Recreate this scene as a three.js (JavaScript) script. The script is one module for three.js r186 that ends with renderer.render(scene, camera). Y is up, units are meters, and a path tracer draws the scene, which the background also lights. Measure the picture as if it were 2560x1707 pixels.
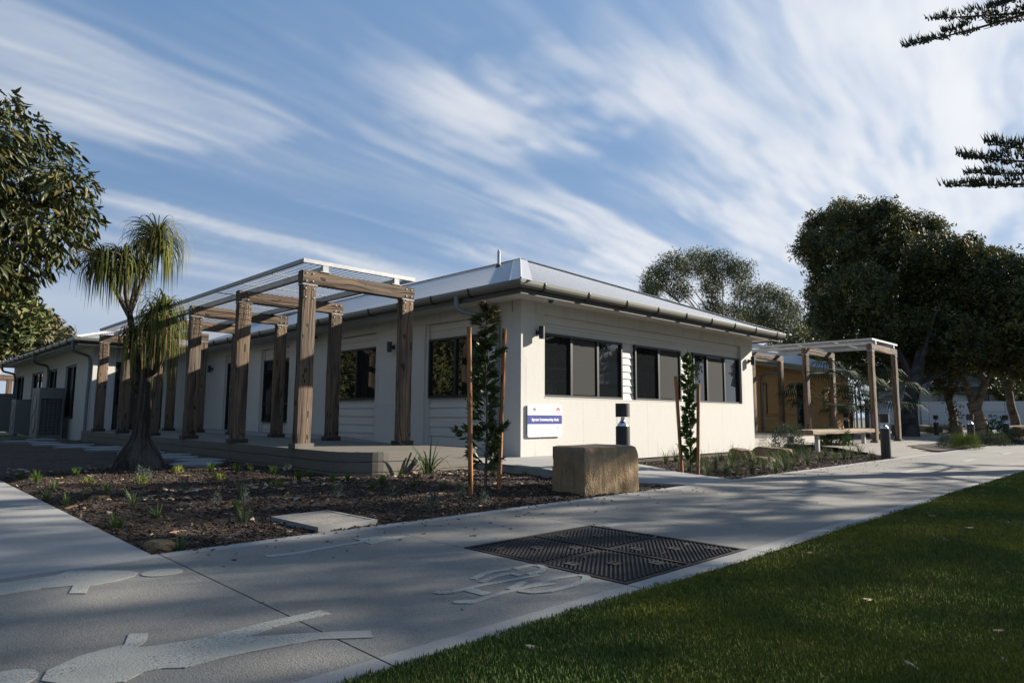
import * as THREE from 'three';
import { mergeGeometries } from 'three/addons/utils/BufferGeometryUtils.js';

// ---------------------------------------------------------------- camera
const W = 2560, H = 1707, FPX = 1653.97;
const PITCH = 6.396 * Math.PI / 180, YAW = 44.395 * Math.PI / 180, ROLL = 0.3456 * Math.PI / 180;
const CAM = new THREE.Vector3(0, 0.9, 0);
const fwd = new THREE.Vector3(Math.sin(YAW) * Math.cos(PITCH), Math.sin(PITCH), -Math.cos(YAW) * Math.cos(PITCH));
const rt0 = new THREE.Vector3(Math.cos(YAW), 0, Math.sin(YAW));
const up0 = new THREE.Vector3().crossVectors(rt0, fwd);
const rt = rt0.clone().multiplyScalar(Math.cos(ROLL)).addScaledVector(up0, Math.sin(ROLL));
const up = up0.clone().multiplyScalar(Math.cos(ROLL)).addScaledVector(rt0, -Math.sin(ROLL));
const camera = new THREE.PerspectiveCamera(2 * Math.atan(H / 2 / FPX) * 180 / Math.PI, W / H, 0.05, 2000);
camera.position.copy(CAM);
camera.quaternion.setFromRotationMatrix(new THREE.Matrix4().makeBasis(rt, up, fwd.clone().negate()));
camera.updateMatrixWorld(true);

const scene = new THREE.Scene();
const renderer = new THREE.WebGLRenderer({ antialias: true });
renderer.setSize(1024, 682);
renderer.toneMapping = THREE.LinearToneMapping;
const EXPO = 2.3;
renderer.toneMappingExposure = EXPO;
renderer.shadowMap.enabled = true;

// ---------------------------------------------------------------- noise
function rng(seed) { let a = seed >>> 0; return () => { a = (a + 0x6D2B79F5) | 0; let t = Math.imul(a ^ (a >>> 15), 1 | a); t = (t + Math.imul(t ^ (t >>> 7), 61 | t)) ^ t; return ((t ^ (t >>> 14)) >>> 0) / 4294967296; }; }
function h2(x, y) { let n = Math.imul(x | 0, 374761393) + Math.imul(y | 0, 668265263); n = Math.imul(n ^ (n >>> 13), 1274126177); return ((n ^ (n >>> 16)) >>> 0) / 4294967296; }
const md = (a, p) => ((a % p) + p) % p;
function vn(x, y, px = 0, py = px) {
  const xi = Math.floor(x), yi = Math.floor(y), fx = x - xi, fy = y - yi;
  const ux = fx * fx * (3 - 2 * fx), uy = fy * fy * (3 - 2 * fy);
  const X0 = px ? md(xi, px) : xi, X1 = px ? md(xi + 1, px) : xi + 1, Y0 = py ? md(yi, py) : yi, Y1 = py ? md(yi + 1, py) : yi + 1;
  const a = h2(X0, Y0), b = h2(X1, Y0), c = h2(X0, Y1), d = h2(X1, Y1);
  return a + (b - a) * ux + (c - a) * uy + (a - b - c + d) * ux * uy;
}
function fbm(x, y, o = 4, px = 0, py = px) { let s = 0, a = 0.5, t = 0; for (let i = 0; i < o; i++) { s += a * vn(x, y, px, py); t += a; x *= 2; y *= 2; px *= 2; py *= 2; a *= 0.5; } return s / t; }
const clamp = (x, a = 0, b = 1) => Math.max(a, Math.min(b, x));
const sst = (a, b, x) => { const t = clamp((x - a) / (b - a)); return t * t * (3 - 2 * t); };
const lerp = (a, b, t) => a + (b - a) * t;

// ---------------------------------------------------------------- sky (computed, one dome of air and cirrus)
const SUN = new THREE.Vector3(2.04, 1, 0.98).normalize();
{
  const w = 2048, h = 1024, data = new Float32Array(w * h * 4);
  const ex = 0.9956, ez = -0.094;            // direction the cirrus streaks run
  const bump = (x, c, s) => Math.exp(-((x - c) * (x - c)) / (2 * s * s));
  const shx = SUN.x / Math.hypot(SUN.x, SUN.z), shz = SUN.z / Math.hypot(SUN.x, SUN.z);
  for (let j = 0; j < h; j++) {
    const el = ((j + 0.5) / h - 0.5) * Math.PI, dy = Math.sin(el), ce = Math.cos(el);
    for (let i = 0; i < w; i++) {
      const az = ((i + 0.5) / w - 0.5) * 2 * Math.PI, dx = Math.cos(az) * ce, dz = Math.sin(az) * ce;
      const cs = dx * SUN.x + dy * SUN.y + dz * SUN.z;          // cosine to the sun
      const e = Math.max(dy, 0);
      const hz = Math.exp(-e * 5.5);                            // nearness of the horizon
      // air
      const toSun = clamp(0.5 + 0.5 * cs);
      let r = lerp(0.14, 0.44, hz), g = lerp(0.30, 0.61, hz), b = lerp(0.58, 0.84, hz);
      const gl = 0.78 + 0.30 * Math.pow(toSun, 3) + 0.35 * Math.pow(Math.max(cs, 0), 60);
      const wh = 0.10 * Math.pow(toSun, 2);
      r = (r + wh) * gl; g = (g + wh) * gl; b = (b + wh * 0.9) * gl;
      // cirrus on a high flat layer
      if (dy > -0.02) {
        const q = Math.sqrt(dy * dy + 0.0016), X = dx / q, Z = dz / q;
        const s = X * ex + Z * ez, t = -X * ez + Z * ex;
        const w1 = fbm(s * 0.5 + 3, t * 0.5 + 11, 4) - 0.5, w2 = fbm(s * 1.3 + 31, t * 1.3 + 17, 4) - 0.5;
        const tt = t + w1 * 0.35 + 0.06 * (s - 1.5);
        const far = Math.hypot(X, Z), near = 1 - sst(3.2, 7, far);
        // fibres: gently bent streaks, layered with finer combed strands
        const f1 = fbm(s * 0.55 + 40 + w2 * 0.8, (t + w2 * 0.22) * 4.0 + s * 0.35 + 7, 5);
        const f2 = fbm(s * 1.7 + 9 + w1 * 2, (t + w2 * 0.12) * 13 + s * 0.5 + 1, 5), f3 = fbm(s * 5 + 3 + w2 * 2, (t + w1 * 0.3) * 30 + s * 0.8 + 8, 4);
        const puff = fbm(s * 2.4 + 60 + w2, t * 2.8 + 21 - w1, 5);
        let cov = 1.0 * bump(tt, -2.30, 0.22) + 0.75 * bump(tt, -3.5, 0.26) * sst(0.6, 1.3, s) + 0.4 * bump(tt, -4.5, 0.3) + 0.35 * bump(tt, -6.6, 0.6);
        cov += sst(-0.85, -0.2, tt) * 0.9 * (1 - 0.55 * sst(0.9, 2.4, tt)) * sst(0.7, 1.8, s);
        cov += 0.9 * sst(2.1, 3.1, s + 0.5 * w2) * bump(t, -1.5, 0.9);
        cov += 1.5 * bump(t, -1.30, 0.20) * bump(s, 1.66, 0.24) * sst(0.42, 0.66, puff) + 0.7 * bump(t, -0.86, 0.10) * bump(s, 2.05, 0.4);
        cov += 0.5 * sst(4.0, 8.5, far) + 0.35 * sst(0.52, 0.74, fbm(s * 0.3 + 70, t * 0.6 + 33, 3)) * sst(0.4, -0.4, s) + 0.06;
        let a = cov * lerp(0.85, 0.14 + 1.35 * sst(0.34, 0.70, f1), near) * lerp(1, 0.52 + 0.96 * sst(0.2, 0.8, f2), near) * lerp(1, 0.66 + 0.68 * f3, near) * lerp(1, 0.65 + 0.7 * puff, near);
        a = (1 - Math.exp(-a * 1.25)) * sst(-0.02, 0.03, dy);
        a = a * (0.70 + 0.28 * Math.pow(toSun, 1.5));
        const L = 0.78 + 0.20 * Math.pow(toSun, 2) + 0.4 * Math.pow(Math.max(cs, 0), 50);
        r = lerp(r, L * 0.985, a); g = lerp(g, L * 1.0, a); b = lerp(b, L * 1.03, a);
      } else { const k = sst(0, -0.12, dy); r = lerp(r, 0.13, k); g = lerp(g, 0.13, k); b = lerp(b, 0.11, k); }
      const o = (j * w + i) * 4, m = 1 / EXPO;
      data[o] = r * m; data[o + 1] = g * m; data[o + 2] = b * m; data[o + 3] = 1;
    }
  }
  const tex = new THREE.DataTexture(data, w, h, THREE.RGBAFormat, THREE.FloatType);
  tex.mapping = THREE.EquirectangularReflectionMapping; tex.magFilter = tex.minFilter = THREE.LinearFilter; tex.wrapS = THREE.RepeatWrapping;
  tex.needsUpdate = true;
  scene.background = tex; scene.environment = tex;
}
const sun = new THREE.DirectionalLight(new THREE.Color(1.0, 0.925, 0.82), 5);
sun.position.copy(SUN).multiplyScalar(80).add(new THREE.Vector3(10, 0, -10));
sun.target.position.set(10, 0, -10); sun.castShadow = true; sun.shadow.mapSize.set(4096, 4096); sun.shadow.radius = 1.2;
Object.assign(sun.shadow.camera, { left: -60, right: 60, top: 60, bottom: -60, near: 1, far: 220 });
scene.add(sun, sun.target);

// ---------------------------------------------------------------- photo pixel -> direction; distance from planes
function ray(px, py) { const a = (px - W / 2) / FPX, b = -(py - H / 2) / FPX; return new THREE.Vector3().addScaledVector(rt, a).addScaledVector(up, b).add(fwd); }
function onY(px, py, y = 0) { const d = ray(px, py); return CAM.clone().addScaledVector(d, (y - CAM.y) / d.y); }
function onZ(px, py, z) { const d = ray(px, py); return CAM.clone().addScaledVector(d, (z - CAM.z) / d.z); }
function onX(px, py, x) { const d = ray(px, py); return CAM.clone().addScaledVector(d, (x - CAM.x) / d.x); }
function atD(px, py, dist) { const d = ray(px, py); return CAM.clone().addScaledVector(d, dist / Math.hypot(d.x, d.z)); }

// ---------------------------------------------------------------- names and userData
const used = {};
function numbered(n) { const k = used[n] = (used[n] ?? -1) + 1; return k ? `${n}_${String(k).padStart(3, '0')}` : n; }
function sh(o) { o.traverse(c => { if (c.isMesh) { c.castShadow = true; c.receiveShadow = true; } }); return o; }
function thing(name, label, category, pos = [0, 0, 0], turn = 0, group) {
  const o = new THREE.Group(); o.name = numbered(name); o.position.set(...pos); o.rotation.y = turn; o.userData = { label, category };
  if (group) o.userData.group = group; scene.add(o); return o;
}
function part(name, geo, mat, parent) {
  const g = Array.isArray(geo) ? merge(geo) : geo; const m = new THREE.Mesh(g, mat); m.name = name; m.castShadow = m.receiveShadow = true; parent.add(m); return m;
}
function solo(name, geo, mat, label, category, pos = [0, 0, 0], turn = 0, group) {
  const m = part(numbered(name), geo, mat, scene); m.position.set(...pos); m.rotation.y = turn; m.userData = { label, category }; if (group) m.userData.group = group; return m;
}
function struct(name, geo, mat, label) { const m = part(numbered(name), geo, mat, scene); m.userData = { kind: 'structure', label, category: name.split('_').join(' ') }; return m; }
function dup(o, pos, turn, label, group, scale = 1) { const c = o.clone(); c.name = numbered(o.name.replace(/_\d{3}$/, '')); c.position.set(...pos); c.rotation.y = turn; c.scale.setScalar(scale); c.userData = { ...o.userData }; if (label) c.userData.label = label; if (group) c.userData.group = group; scene.add(c); return c; }
function merge(gs) {
  gs = gs.map(g => g.index ? g.toNonIndexed() : g);
  for (const g of gs) { for (const k of Object.keys(g.attributes)) if (!['position', 'normal', 'uv'].includes(k)) g.deleteAttribute(k); if (!g.attributes.uv) g.setAttribute('uv', new THREE.BufferAttribute(new Float32Array(g.attributes.position.count * 2), 2)); if (!g.attributes.normal) g.computeVertexNormals(); }
  return gs.length === 1 ? gs[0] : mergeGeometries(gs);
}

// ---------------------------------------------------------------- geometry helpers
// box with uv in metres, v along the grain axis
function bx(w, h, d, x = 0, y = 0, z = 0, grain = 'y', off = 0, seg = [1, 1, 1]) {
  const g = new THREE.BoxGeometry(w, h, d, ...seg); const uv = g.attributes.uv, p = g.attributes.position, n = g.attributes.normal;
  for (let i = 0; i < uv.count; i++) {
    const ax = Math.abs(n.getX(i)) > 0.5 ? 0 : Math.abs(n.getY(i)) > 0.5 ? 1 : 2; const P = [p.getX(i) + w / 2, p.getY(i) + h / 2, p.getZ(i) + d / 2];
    const gi = { x: 0, y: 1, z: 2 }[grain]; let va = gi, ua;
    if (va === ax) { va = ax === 1 ? 2 : 1; }
    ua = [0, 1, 2].find(k => k !== ax && k !== va);
    uv.setXY(i, P[ua] + off * 0.37 + ax * 0.17, P[va] + off * 0.71);
  }
  g.translate(x, y, z); return g;
}
const bb = (x0, x1, y0, y1, z0, z1, grain = 'y', off = 0) => bx(x1 - x0, y1 - y0, z1 - z0, (x0 + x1) / 2, (y0 + y1) / 2, (z0 + z1) / 2, grain, off);
// worn timber: subdivided box, edges knocked off, slightly uneven
function timber(w, h, d, grain, seed, rough = 0.006) {
  const L = { x: w, y: h, z: d }[grain], n = Math.max(6, Math.round(L / 0.09));
  const g = bx(w, h, d, 0, 0, 0, grain, seed * 1.7, [grain === 'x' ? n : 4, grain === 'y' ? n : 4, grain === 'z' ? n : 4]);
  const p = g.attributes.position, a = [w / 2, h / 2, d / 2], gi = { x: 0, y: 1, z: 2 }[grain];
  for (let i = 0; i < p.count; i++) {
    const v = [p.getX(i), p.getY(i), p.getZ(i)];
    const k = [0, 1, 2].filter(q => q !== gi);
    const e = k.map(q => Math.abs(Math.abs(v[q]) - a[q]) < 1e-4);
    const len = v[gi] + seed * 7.3;
    if (e[0] && e[1]) { const r = 0.010 + 0.016 * Math.pow(fbm(len * 3.1 + (v[k[0]] > 0 ? 5 : 0), (v[k[1]] > 0 ? 9 : 2) + seed, 3), 2); for (const q of k) v[q] -= Math.sign(v[q]) * r * 0.7; }
    for (const q of k) v[q] += (fbm(len * 2.3 + q * 17, v[k[0]] * 6 + v[k[1]] * 6 + seed * 3, 3) - 0.5) * rough * 2;
    if (Math.abs(Math.abs(v[gi]) - a[gi]) < 1e-4) v[gi] += (vn(v[k[0]] * 30 + seed, v[k[1]] * 30) - 0.5) * 0.012;
    p.setXYZ(i, ...v);
  }
  g.computeVertexNormals(); return g;
}
const cyl = (r0, r1, h, x, y, z, n = 16) => { const g = new THREE.CylinderGeometry(r1, r0, h, n); g.translate(x, y + h / 2, z); return g; };
function tube(pts, rad, rs = 6, seg = 0, taper = 1) {
  const c = new THREE.CatmullRomCurve3(pts.map(p => p.isVector3 ? p : new THREE.Vector3(...p))); seg = seg || pts.length * 3; const g = new THREE.TubeGeometry(c, seg, rad, rs, false);
  if (taper !== 1) { const p = g.attributes.position; for (let i = 0; i <= seg; i++) { const C = c.getPointAt(i / seg), k = lerp(1, taper, i / seg); for (let j = 0; j <= rs; j++) { const q = i * (rs + 1) + j; p.setXYZ(q, C.x + (p.getX(q) - C.x) * k, C.y + (p.getY(q) - C.y) * k, C.z + (p.getZ(q) - C.z) * k); } } }
  return g;
}
// sweep a closed profile [[out,y]..] along a plan path [[x,z]..]; out points to the right of travel, corners mitred
function sweep(prof, path, closeProf = true) {
  const n = path.length, m = prof.length, pos = [], uv = [], idx = []; const dir = i => { const a = path[i], b = path[i + 1]; const l = Math.hypot(b[0] - a[0], b[1] - a[1]); return [(b[0] - a[0]) / l, (b[1] - a[1]) / l]; };
  const rows = []; let len = 0;
  for (let i = 0; i < n; i++) {
    const d0 = i > 0 ? dir(i - 1) : dir(0), d1 = i < n - 1 ? dir(i) : dir(n - 2);
    const n0 = [-d0[1], d0[0]], n1 = [-d1[1], d1[0]]; let mx = n0[0] + n1[0], mz = n0[1] + n1[1]; const l = Math.hypot(mx, mz); mx /= l; mz /= l; const k = 1 / Math.max(0.3, mx * n0[0] + mz * n0[1]);
    if (i > 0) len += Math.hypot(path[i][0] - path[i - 1][0], path[i][1] - path[i - 1][1]);
    rows.push({ p: prof.map(([o, y]) => [path[i][0] + mx * k * o, y, path[i][1] + mz * k * o]), len });
  }
  const mm = closeProf ? m : m - 1;
  for (let i = 0; i < n - 1; i++) { let acc = 0; for (let j = 0; j < mm; j++) {
    const j2 = (j + 1) % m, A = rows[i].p[j], B = rows[i + 1].p[j], C = rows[i + 1].p[j2], D = rows[i].p[j2]; const e = Math.hypot(prof[j2][0] - prof[j][0], prof[j2][1] - prof[j][1]);
    const u0 = acc, u1 = acc + e; acc = u1; const v0 = rows[i].len, v1 = rows[i + 1].len;
    pos.push(...A, ...B, ...C, ...A, ...C, ...D); uv.push(u0, v0, u0, v1, u1, v1, u0, v0, u1, v1, u1, v0);
  } }
  if (closeProf) for (const [row, rev] of [[rows[0], false], [rows[n - 1], true]]) for (let j = 1; j < m - 1; j++) { const t = rev ? [0, j + 1, j] : [0, j, j + 1]; for (const q of t) { pos.push(...row.p[q]); uv.push(0, 0); } }
  const g = new THREE.BufferGeometry(); g.setAttribute('position', new THREE.Float32BufferAttribute(pos, 3)); g.setAttribute('uv', new THREE.Float32BufferAttribute(uv, 2)); g.computeVertexNormals(); return g;
}
// flat polygon on the ground (list of [x,z]) as a thin slab
function plate(pts, y0, y1, bevel = 0) {
  const s = new THREE.Shape(pts.map(([x, z]) => new THREE.Vector2(x, -z)));
  const g = new THREE.ExtrudeGeometry(s, { depth: y1 - y0, bevelEnabled: bevel > 0, bevelSize: bevel, bevelThickness: bevel, bevelOffset: -bevel, bevelSegments: 2 }); g.rotateX(-Math.PI / 2); g.translate(0, y0, 0);
  const p = g.attributes.position, uv = g.attributes.uv; for (let i = 0; i < p.count; i++) uv.setXY(i, p.getX(i), p.getZ(i)); return g;
}
// height-field sheet over a rectangle, with a keep test
function sheet(x0, x1, z0, z1, step, hf, keep, col) {
  const nx = Math.ceil((x1 - x0) / step), nz = Math.ceil((z1 - z0) / step), pos = [], uv = [], idx = [], c = [];
  for (let j = 0; j <= nz; j++) for (let i = 0; i <= nx; i++) { const x = lerp(x0, x1, i / nx), z = lerp(z0, z1, j / nz); pos.push(x, hf(x, z), z); uv.push(x, z); if (col) c.push(...col(x, z)); }
  for (let j = 0; j < nz; j++) for (let i = 0; i < nx; i++) { const x = lerp(x0, x1, (i + .5) / nx), z = lerp(z0, z1, (j + .5) / nz); if (keep && !keep(x, z)) continue; const a = j * (nx + 1) + i, b = a + 1, d = a + nx + 1, e = d + 1; idx.push(a, d, b, b, d, e); }
  const g = new THREE.BufferGeometry(); g.setAttribute('position', new THREE.Float32BufferAttribute(pos, 3)); g.setAttribute('uv', new THREE.Float32BufferAttribute(uv, 2)); if (col) g.setAttribute('color', new THREE.Float32BufferAttribute(c, 3)); g.setIndex(idx); g.computeVertexNormals(); return g;
}

// ---------------------------------------------------------------- textures and materials
function tex(n, fn, rep = [1, 1], srgb = true) {
  const d = new Uint8Array(n * n * 4); const enc = v => { v = clamp(v); return Math.round(255 * (srgb ? (v <= 0.0031308 ? v * 12.92 : 1.055 * Math.pow(v, 1 / 2.4) - 0.055) : v)); };
  for (let y = 0; y < n; y++) for (let x = 0; x < n; x++) { const c = fn(x / n, y / n), o = (y * n + x) * 4; if (typeof c === 'number') { d[o] = d[o + 1] = d[o + 2] = enc(c); } else { d[o] = enc(c[0]); d[o + 1] = enc(c[1]); d[o + 2] = enc(c[2]); } d[o + 3] = 255; }
  const t = new THREE.DataTexture(d, n, n); t.wrapS = t.wrapT = THREE.RepeatWrapping; t.magFilter = THREE.LinearFilter; t.minFilter = THREE.LinearMipmapLinearFilter; t.generateMipmaps = true; t.repeat.set(...rep); t.colorSpace = srgb ? THREE.SRGBColorSpace : THREE.NoColorSpace; t.needsUpdate = true; return t;
}
const std = o => new THREE.MeshStandardMaterial({ roughness: 0.85, ...o });
const lin = (r, g, b) => new THREE.Color().setRGB(r, g, b);
const mixc = (a, b, t) => a.map((v, i) => lerp(v, b[i], t));
// old hardwood, grain along v; one tile 0.6 m x 2.4 m
function woodTex(seed, ca, cb, cc) {
  const f = (u, v) => { const wv = (fbm(u * 3 + seed, v * 4, 3, 3, 4) - 0.5) * 0.10; const s1 = fbm((u + wv) * 22, v * 3 + seed, 4, 22, 3), s2 = fbm((u + wv) * 80, v * 6 + seed, 3, 80, 6), bl = fbm(u * 3 + seed * 2, v * 5, 4, 3, 5);
    const crack = Math.max(sst(0.66, 0.76, fbm((u + wv * 1.5) * 30, v * 2.0 + seed + 5, 3, 30, 2)), 0.9 * sst(0.72, 0.78, fbm(u * 9 + seed, v * 14, 3, 9, 14))); return { s1, s2, bl, crack }; };
  const map = tex(512, (u, v) => { const q = f(u, v); let c = mixc(ca, cb, sst(0.3, 0.75, q.s1 * 0.7 + q.bl * 0.45 - 0.08)); c = mixc(c, cc, sst(0.48, 0.75, q.bl) * 0.55); const k = (0.72 + 0.5 * q.s2) * (1 - 0.82 * q.crack); return c.map(x => x * k); }, [1 / 0.6, 1 / 2.4]);
  const bump = tex(512, (u, v) => { const q = f(u, v); return clamp(0.55 * q.s1 + 0.35 * q.s2 - 0.8 * q.crack + 0.35); }, [1 / 0.6, 1 / 2.4], false);
  return { map, bumpMap: bump, bumpScale: 0.010 };
}
const wA = woodTex(3, [0.188, 0.126, 0.078], [0.060, 0.042, 0.029], [0.122, 0.102, 0.080]);
const wB = woodTex(8, [0.160, 0.110, 0.071], [0.050, 0.036, 0.026], [0.110, 0.093, 0.074]);
const mTimber = [std({ ...wA, roughness: 0.9 }), std({ ...wB, roughness: 0.92 })];
const mStake = std({ ...woodTex(5, [0.36, 0.17, 0.065], [0.27, 0.115, 0.04], [0.31, 0.145, 0.06]), roughness: 0.85 });
const wBench = std({ ...woodTex(12, [0.29, 0.22, 0.145], [0.21, 0.15, 0.095], [0.25, 0.20, 0.15]), roughness: 0.9 });
// concrete: salt and pepper grit
const gritB = tex(512, (u, v) => clamp(0.5 + 0.9 * (vn(u * 230, v * 230, 230) - 0.5) + 0.4 * (fbm(u * 60, v * 60, 3, 60) - 0.5)), [1 / 0.9, 1 / 0.9], false);
const concTex = tex(1024, (u, v) => { const g = vn(u * 300, v * 300, 300), g2 = vn(u * 150 + 7, v * 150, 150), b = fbm(u * 6, v * 6, 5, 6); let k = 0.80 + 0.32 * b + 0.30 * (g - 0.5) + 0.2 * (g2 - 0.5); if (g2 > 0.93) k *= 0.62; const y = 0.03 * fbm(u * 9 + 4, v * 9, 3, 9); return [0.196 * k + y * 0.5, 0.186 * k + y * 0.35, 0.170 * k]; }, [1 / 1.35, 1 / 1.35]);
const mConc = std({ map: concTex, bumpMap: gritB, bumpScale: 0.002, roughness: 0.92, vertexColors: true });
const smoothTex = tex(512, (u, v) => { const b = fbm(u * 5, v * 5, 5, 5), g = vn(u * 200, v * 200, 200); const k = 0.86 + 0.22 * b + 0.1 * (g - 0.5); return [0.27 * k, 0.262 * k, 0.245 * k]; }, [1 / 1.7, 1 / 1.7]);
const mConcPale = std({ map: smoothTex, bumpMap: gritB, bumpScale: 0.0008, roughness: 0.85 });
const mEdge = std({ map: smoothTex, color: lin(1.0, 1.0, 1.0), bumpMap: gritB, bumpScale: 0.001, roughness: 0.88 });
const mPave = std({ map: tex(512, (u, v) => { const g = vn(u * 128, v * 128, 128), g2 = vn(u * 64, v * 64, 64), b = fbm(u * 4, v * 4, 4, 4); const k = 0.78 + 0.25 * b + 0.55 * (g - 0.5) + 0.3 * (g2 - .5); return [0.235 * k, 0.212 * k, 0.18 * k]; }, [1 / 1.1, 1 / 1.1]), bumpMap: gritB, bumpScale: 0.003, roughness: 0.95 });
// painted render / fibre cement
const rendB = tex(512, (u, v) => clamp(0.5 + 0.8 * (vn(u * 170, v * 170, 170) - 0.5) + 0.5 * (fbm(u * 40, v * 40, 3, 40) - 0.5)), [1 / 1.1, 1 / 1.1], false);
const wallTex = tex(512, (u, v) => { const st = fbm(u * 22, v * 2, 4, 22, 2), b = fbm(u * 5, v * 5, 4, 5); const k = 0.94 + 0.07 * b + 0.06 * (st - 0.5) - 0.13 * sst(0.62, 0.82, st); return [0.560 * k, 0.540 * k, 0.495 * k]; }, [1 / 2.6, 1 / 3.3]);
const mWall = std({ map: wallTex, bumpMap: rendB, bumpScale: 0.0022, roughness: 0.9 });
const mBoard = std({ color: lin(0.56, 0.54, 0.495), bumpMap: rendB, bumpScale: 0.0005, roughness: 0.7 });
const mSoffit = std({ color: lin(0.56, 0.54, 0.495), roughness: 0.9 });
const yelT = tex(256, (u, v) => { const k = 0.9 + 0.18 * fbm(u * 6, v * 6, 4, 6); return [0.42 * k, 0.215 * k, 0.058 * k]; }, [0.4, 0.4]);
const mYellow = std({ map: yelT, roughness: 0.7 });
const mFrame = std({ color: lin(0.016, 0.016, 0.017), roughness: 0.45 });
const mGlass = new THREE.MeshPhysicalMaterial({ color: lin(0.010, 0.012, 0.013), roughness: 0.015, ior: 1.8, specularIntensity: 1 });
const mScreen = new THREE.MeshPhysicalMaterial({ color: lin(0.05, 0.05, 0.047), roughness: 0.9, specularIntensity: 0.25 });
const mRoof = new THREE.MeshPhysicalMaterial({ color: lin(0.36, 0.365, 0.375), roughness: 0.40, specularIntensity: 1 });
const mFlash = new THREE.MeshPhysicalMaterial({ color: lin(0.42, 0.42, 0.42), roughness: 0.4 });
const mGutter = new THREE.MeshPhysicalMaterial({ color: lin(0.14, 0.138, 0.115), roughness: 0.35 });
const mFascia = std({ color: lin(0.06, 0.06, 0.055), roughness: 0.6 });
const mPipe = new THREE.MeshPhysicalMaterial({ color: lin(0.16, 0.165, 0.17), roughness: 0.45 });
const mDark = std({ color: lin(0.022, 0.022, 0.022), roughness: 0.5 });
const galvT = tex(256, (u, v) => { const k = 0.72 + 0.4 * fbm(u * 9, v * 9, 4, 9) + 0.12 * (vn(u * 50, v * 50, 50) - 0.5); return [0.40 * k, 0.41 * k, 0.41 * k]; }, [1.6, 1.6]);
const mGalv = std({ map: galvT, roughness: 0.5, metalness: 0.25 });
const mWire = std({ color: lin(0.10, 0.10, 0.10), roughness: 0.5, metalness: 0.3 });
const deckT = tex(512, (u, v) => { const s = fbm(u * 60, v * 3, 4, 60, 3), b = fbm(u * 4, v * 4, 4, 4); const k = 0.78 + 0.30 * s + 0.2 * (b - 0.3); return [0.135 * k, 0.120 * k, 0.096 * k]; }, [1 / 0.7, 1 / 1.8]);
const mDeck = std({ map: deckT, roughness: 0.75 });
const mulchT = tex(1024, (u, v) => { const a = fbm(u * 30, v * 90, 3, 30, 90), b = fbm(u * 90 + 3, v * 30, 3, 90, 30), c = fbm(u * 5, v * 5, 4, 5); const k = sst(0.28, 0.8, Math.max(a, b)) * 1.1 + 0.18, m = 0.7 + 0.6 * c; return [0.048 * k * m + 0.003, 0.030 * k * m + 0.002, 0.019 * k * m + 0.002]; }, [1 / 1.4, 1 / 1.4]);
const mulchB = tex(512, (u, v) => clamp(Math.max(fbm(u * 20, v * 50, 3, 20, 50), fbm(u * 50, v * 20, 3, 50, 20)) * 1.2 - 0.1), [1 / 1.1, 1 / 1.1], false);
const mMulch = std({ map: mulchT, bumpMap: mulchB, bumpScale: 0.03, roughness: 1 });
const turfT = tex(512, (u, v) => { const a = fbm(u * 40, v * 40, 4, 40), b = fbm(u * 4, v * 4, 4, 4); const k = 0.5 + 0.7 * a; return [0.035 * k * (0.8 + 0.7 * b), 0.062 * k * (0.8 + 0.4 * b), 0.014 * k]; }, [1 / 2.2, 1 / 2.2]);
const mTurf = std({ map: turfT, roughness: 1 });
const stoneT = tex(1024, (u, v) => { const s = fbm(u * 26, v * 5, 5, 26, 5), b = fbm(u * 4, v * 3, 4, 4, 3), g = vn(u * 250, v * 250, 250), st = fbm(u * 40 + 3, v * 2, 3, 40, 2); let c = mixc([0.33, 0.23, 0.125], [0.24, 0.185, 0.12], sst(0.35, 0.7, b)); c = mixc(c, [0.27, 0.145, 0.06], sst(0.58, 0.8, fbm(u * 12 + 9, v * 3, 4, 12, 3)) * 0.6); const k = (0.82 + 0.3 * s) * (0.8 + 0.4 * g) * (1 - 0.22 * sst(0.6, 0.8, st)); return c.map(x => x * k); }, [1 / 1.2, 1 / 1.2]);
const stoneB = tex(512, (u, v) => clamp(0.35 * fbm(u * 36, v * 8, 4, 36, 8) + 0.35 * fbm(u * 30, v * 30, 4, 30) + 0.3 * vn(u * 120, v * 120, 120)), [1 / 0.9, 1 / 0.9], false);
const mStone = std({ map: stoneT, bumpMap: stoneB, bumpScale: 0.012, roughness: 0.95 });
const mBoulder = std({ map: stoneT, color: lin(0.62, 0.60, 0.58), bumpMap: stoneB, bumpScale: 0.02, roughness: 0.95 });
const mPaint = std({ map: tex(512, (u, v) => { const w = vn(u * 210, v * 210, 210), b = fbm(u * 7, v * 7, 4, 7); const k = 0.80 + 0.36 * b - 0.5 * sst(0.58, 0.82, w) * sst(0.35, 0.6, b); return [0.32 * k, 0.313 * k, 0.275 * k]; }, [1, 1]), bumpMap: gritB, bumpScale: 0.0015, roughness: 0.9 });
const barkT = (c0, c1) => tex(512, (u, v) => { const s = fbm(u * 18, v * 6, 5, 18, 6), b = fbm(u * 4, v * 4, 3, 4); const c = mixc(c0, c1, sst(0.3, 0.7, s)); const k = 0.7 + 0.6 * b; return c.map(x => x * k); }, [2, 1]);
const mBark = std({ map: barkT([0.05, 0.04, 0.03], [0.12, 0.095, 0.075]), roughness: 1 });
const mBarkDark = std({ map: barkT([0.016, 0.013, 0.011], [0.045, 0.037, 0.03]), roughness: 1 });
const mBarkMid = std({ map: barkT([0.10, 0.08, 0.06], [0.20, 0.165, 0.125]), roughness: 1 });
const mBarkPale = std({ map: barkT([0.26, 0.22, 0.17], [0.42, 0.37, 0.30]), roughness: 0.95 });
const mBarkPalm = std({ map: barkT([0.022, 0.017, 0.013], [0.085, 0.068, 0.055]), bumpMap: stoneB, bumpScale: 0.03, roughness: 1 });
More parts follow.
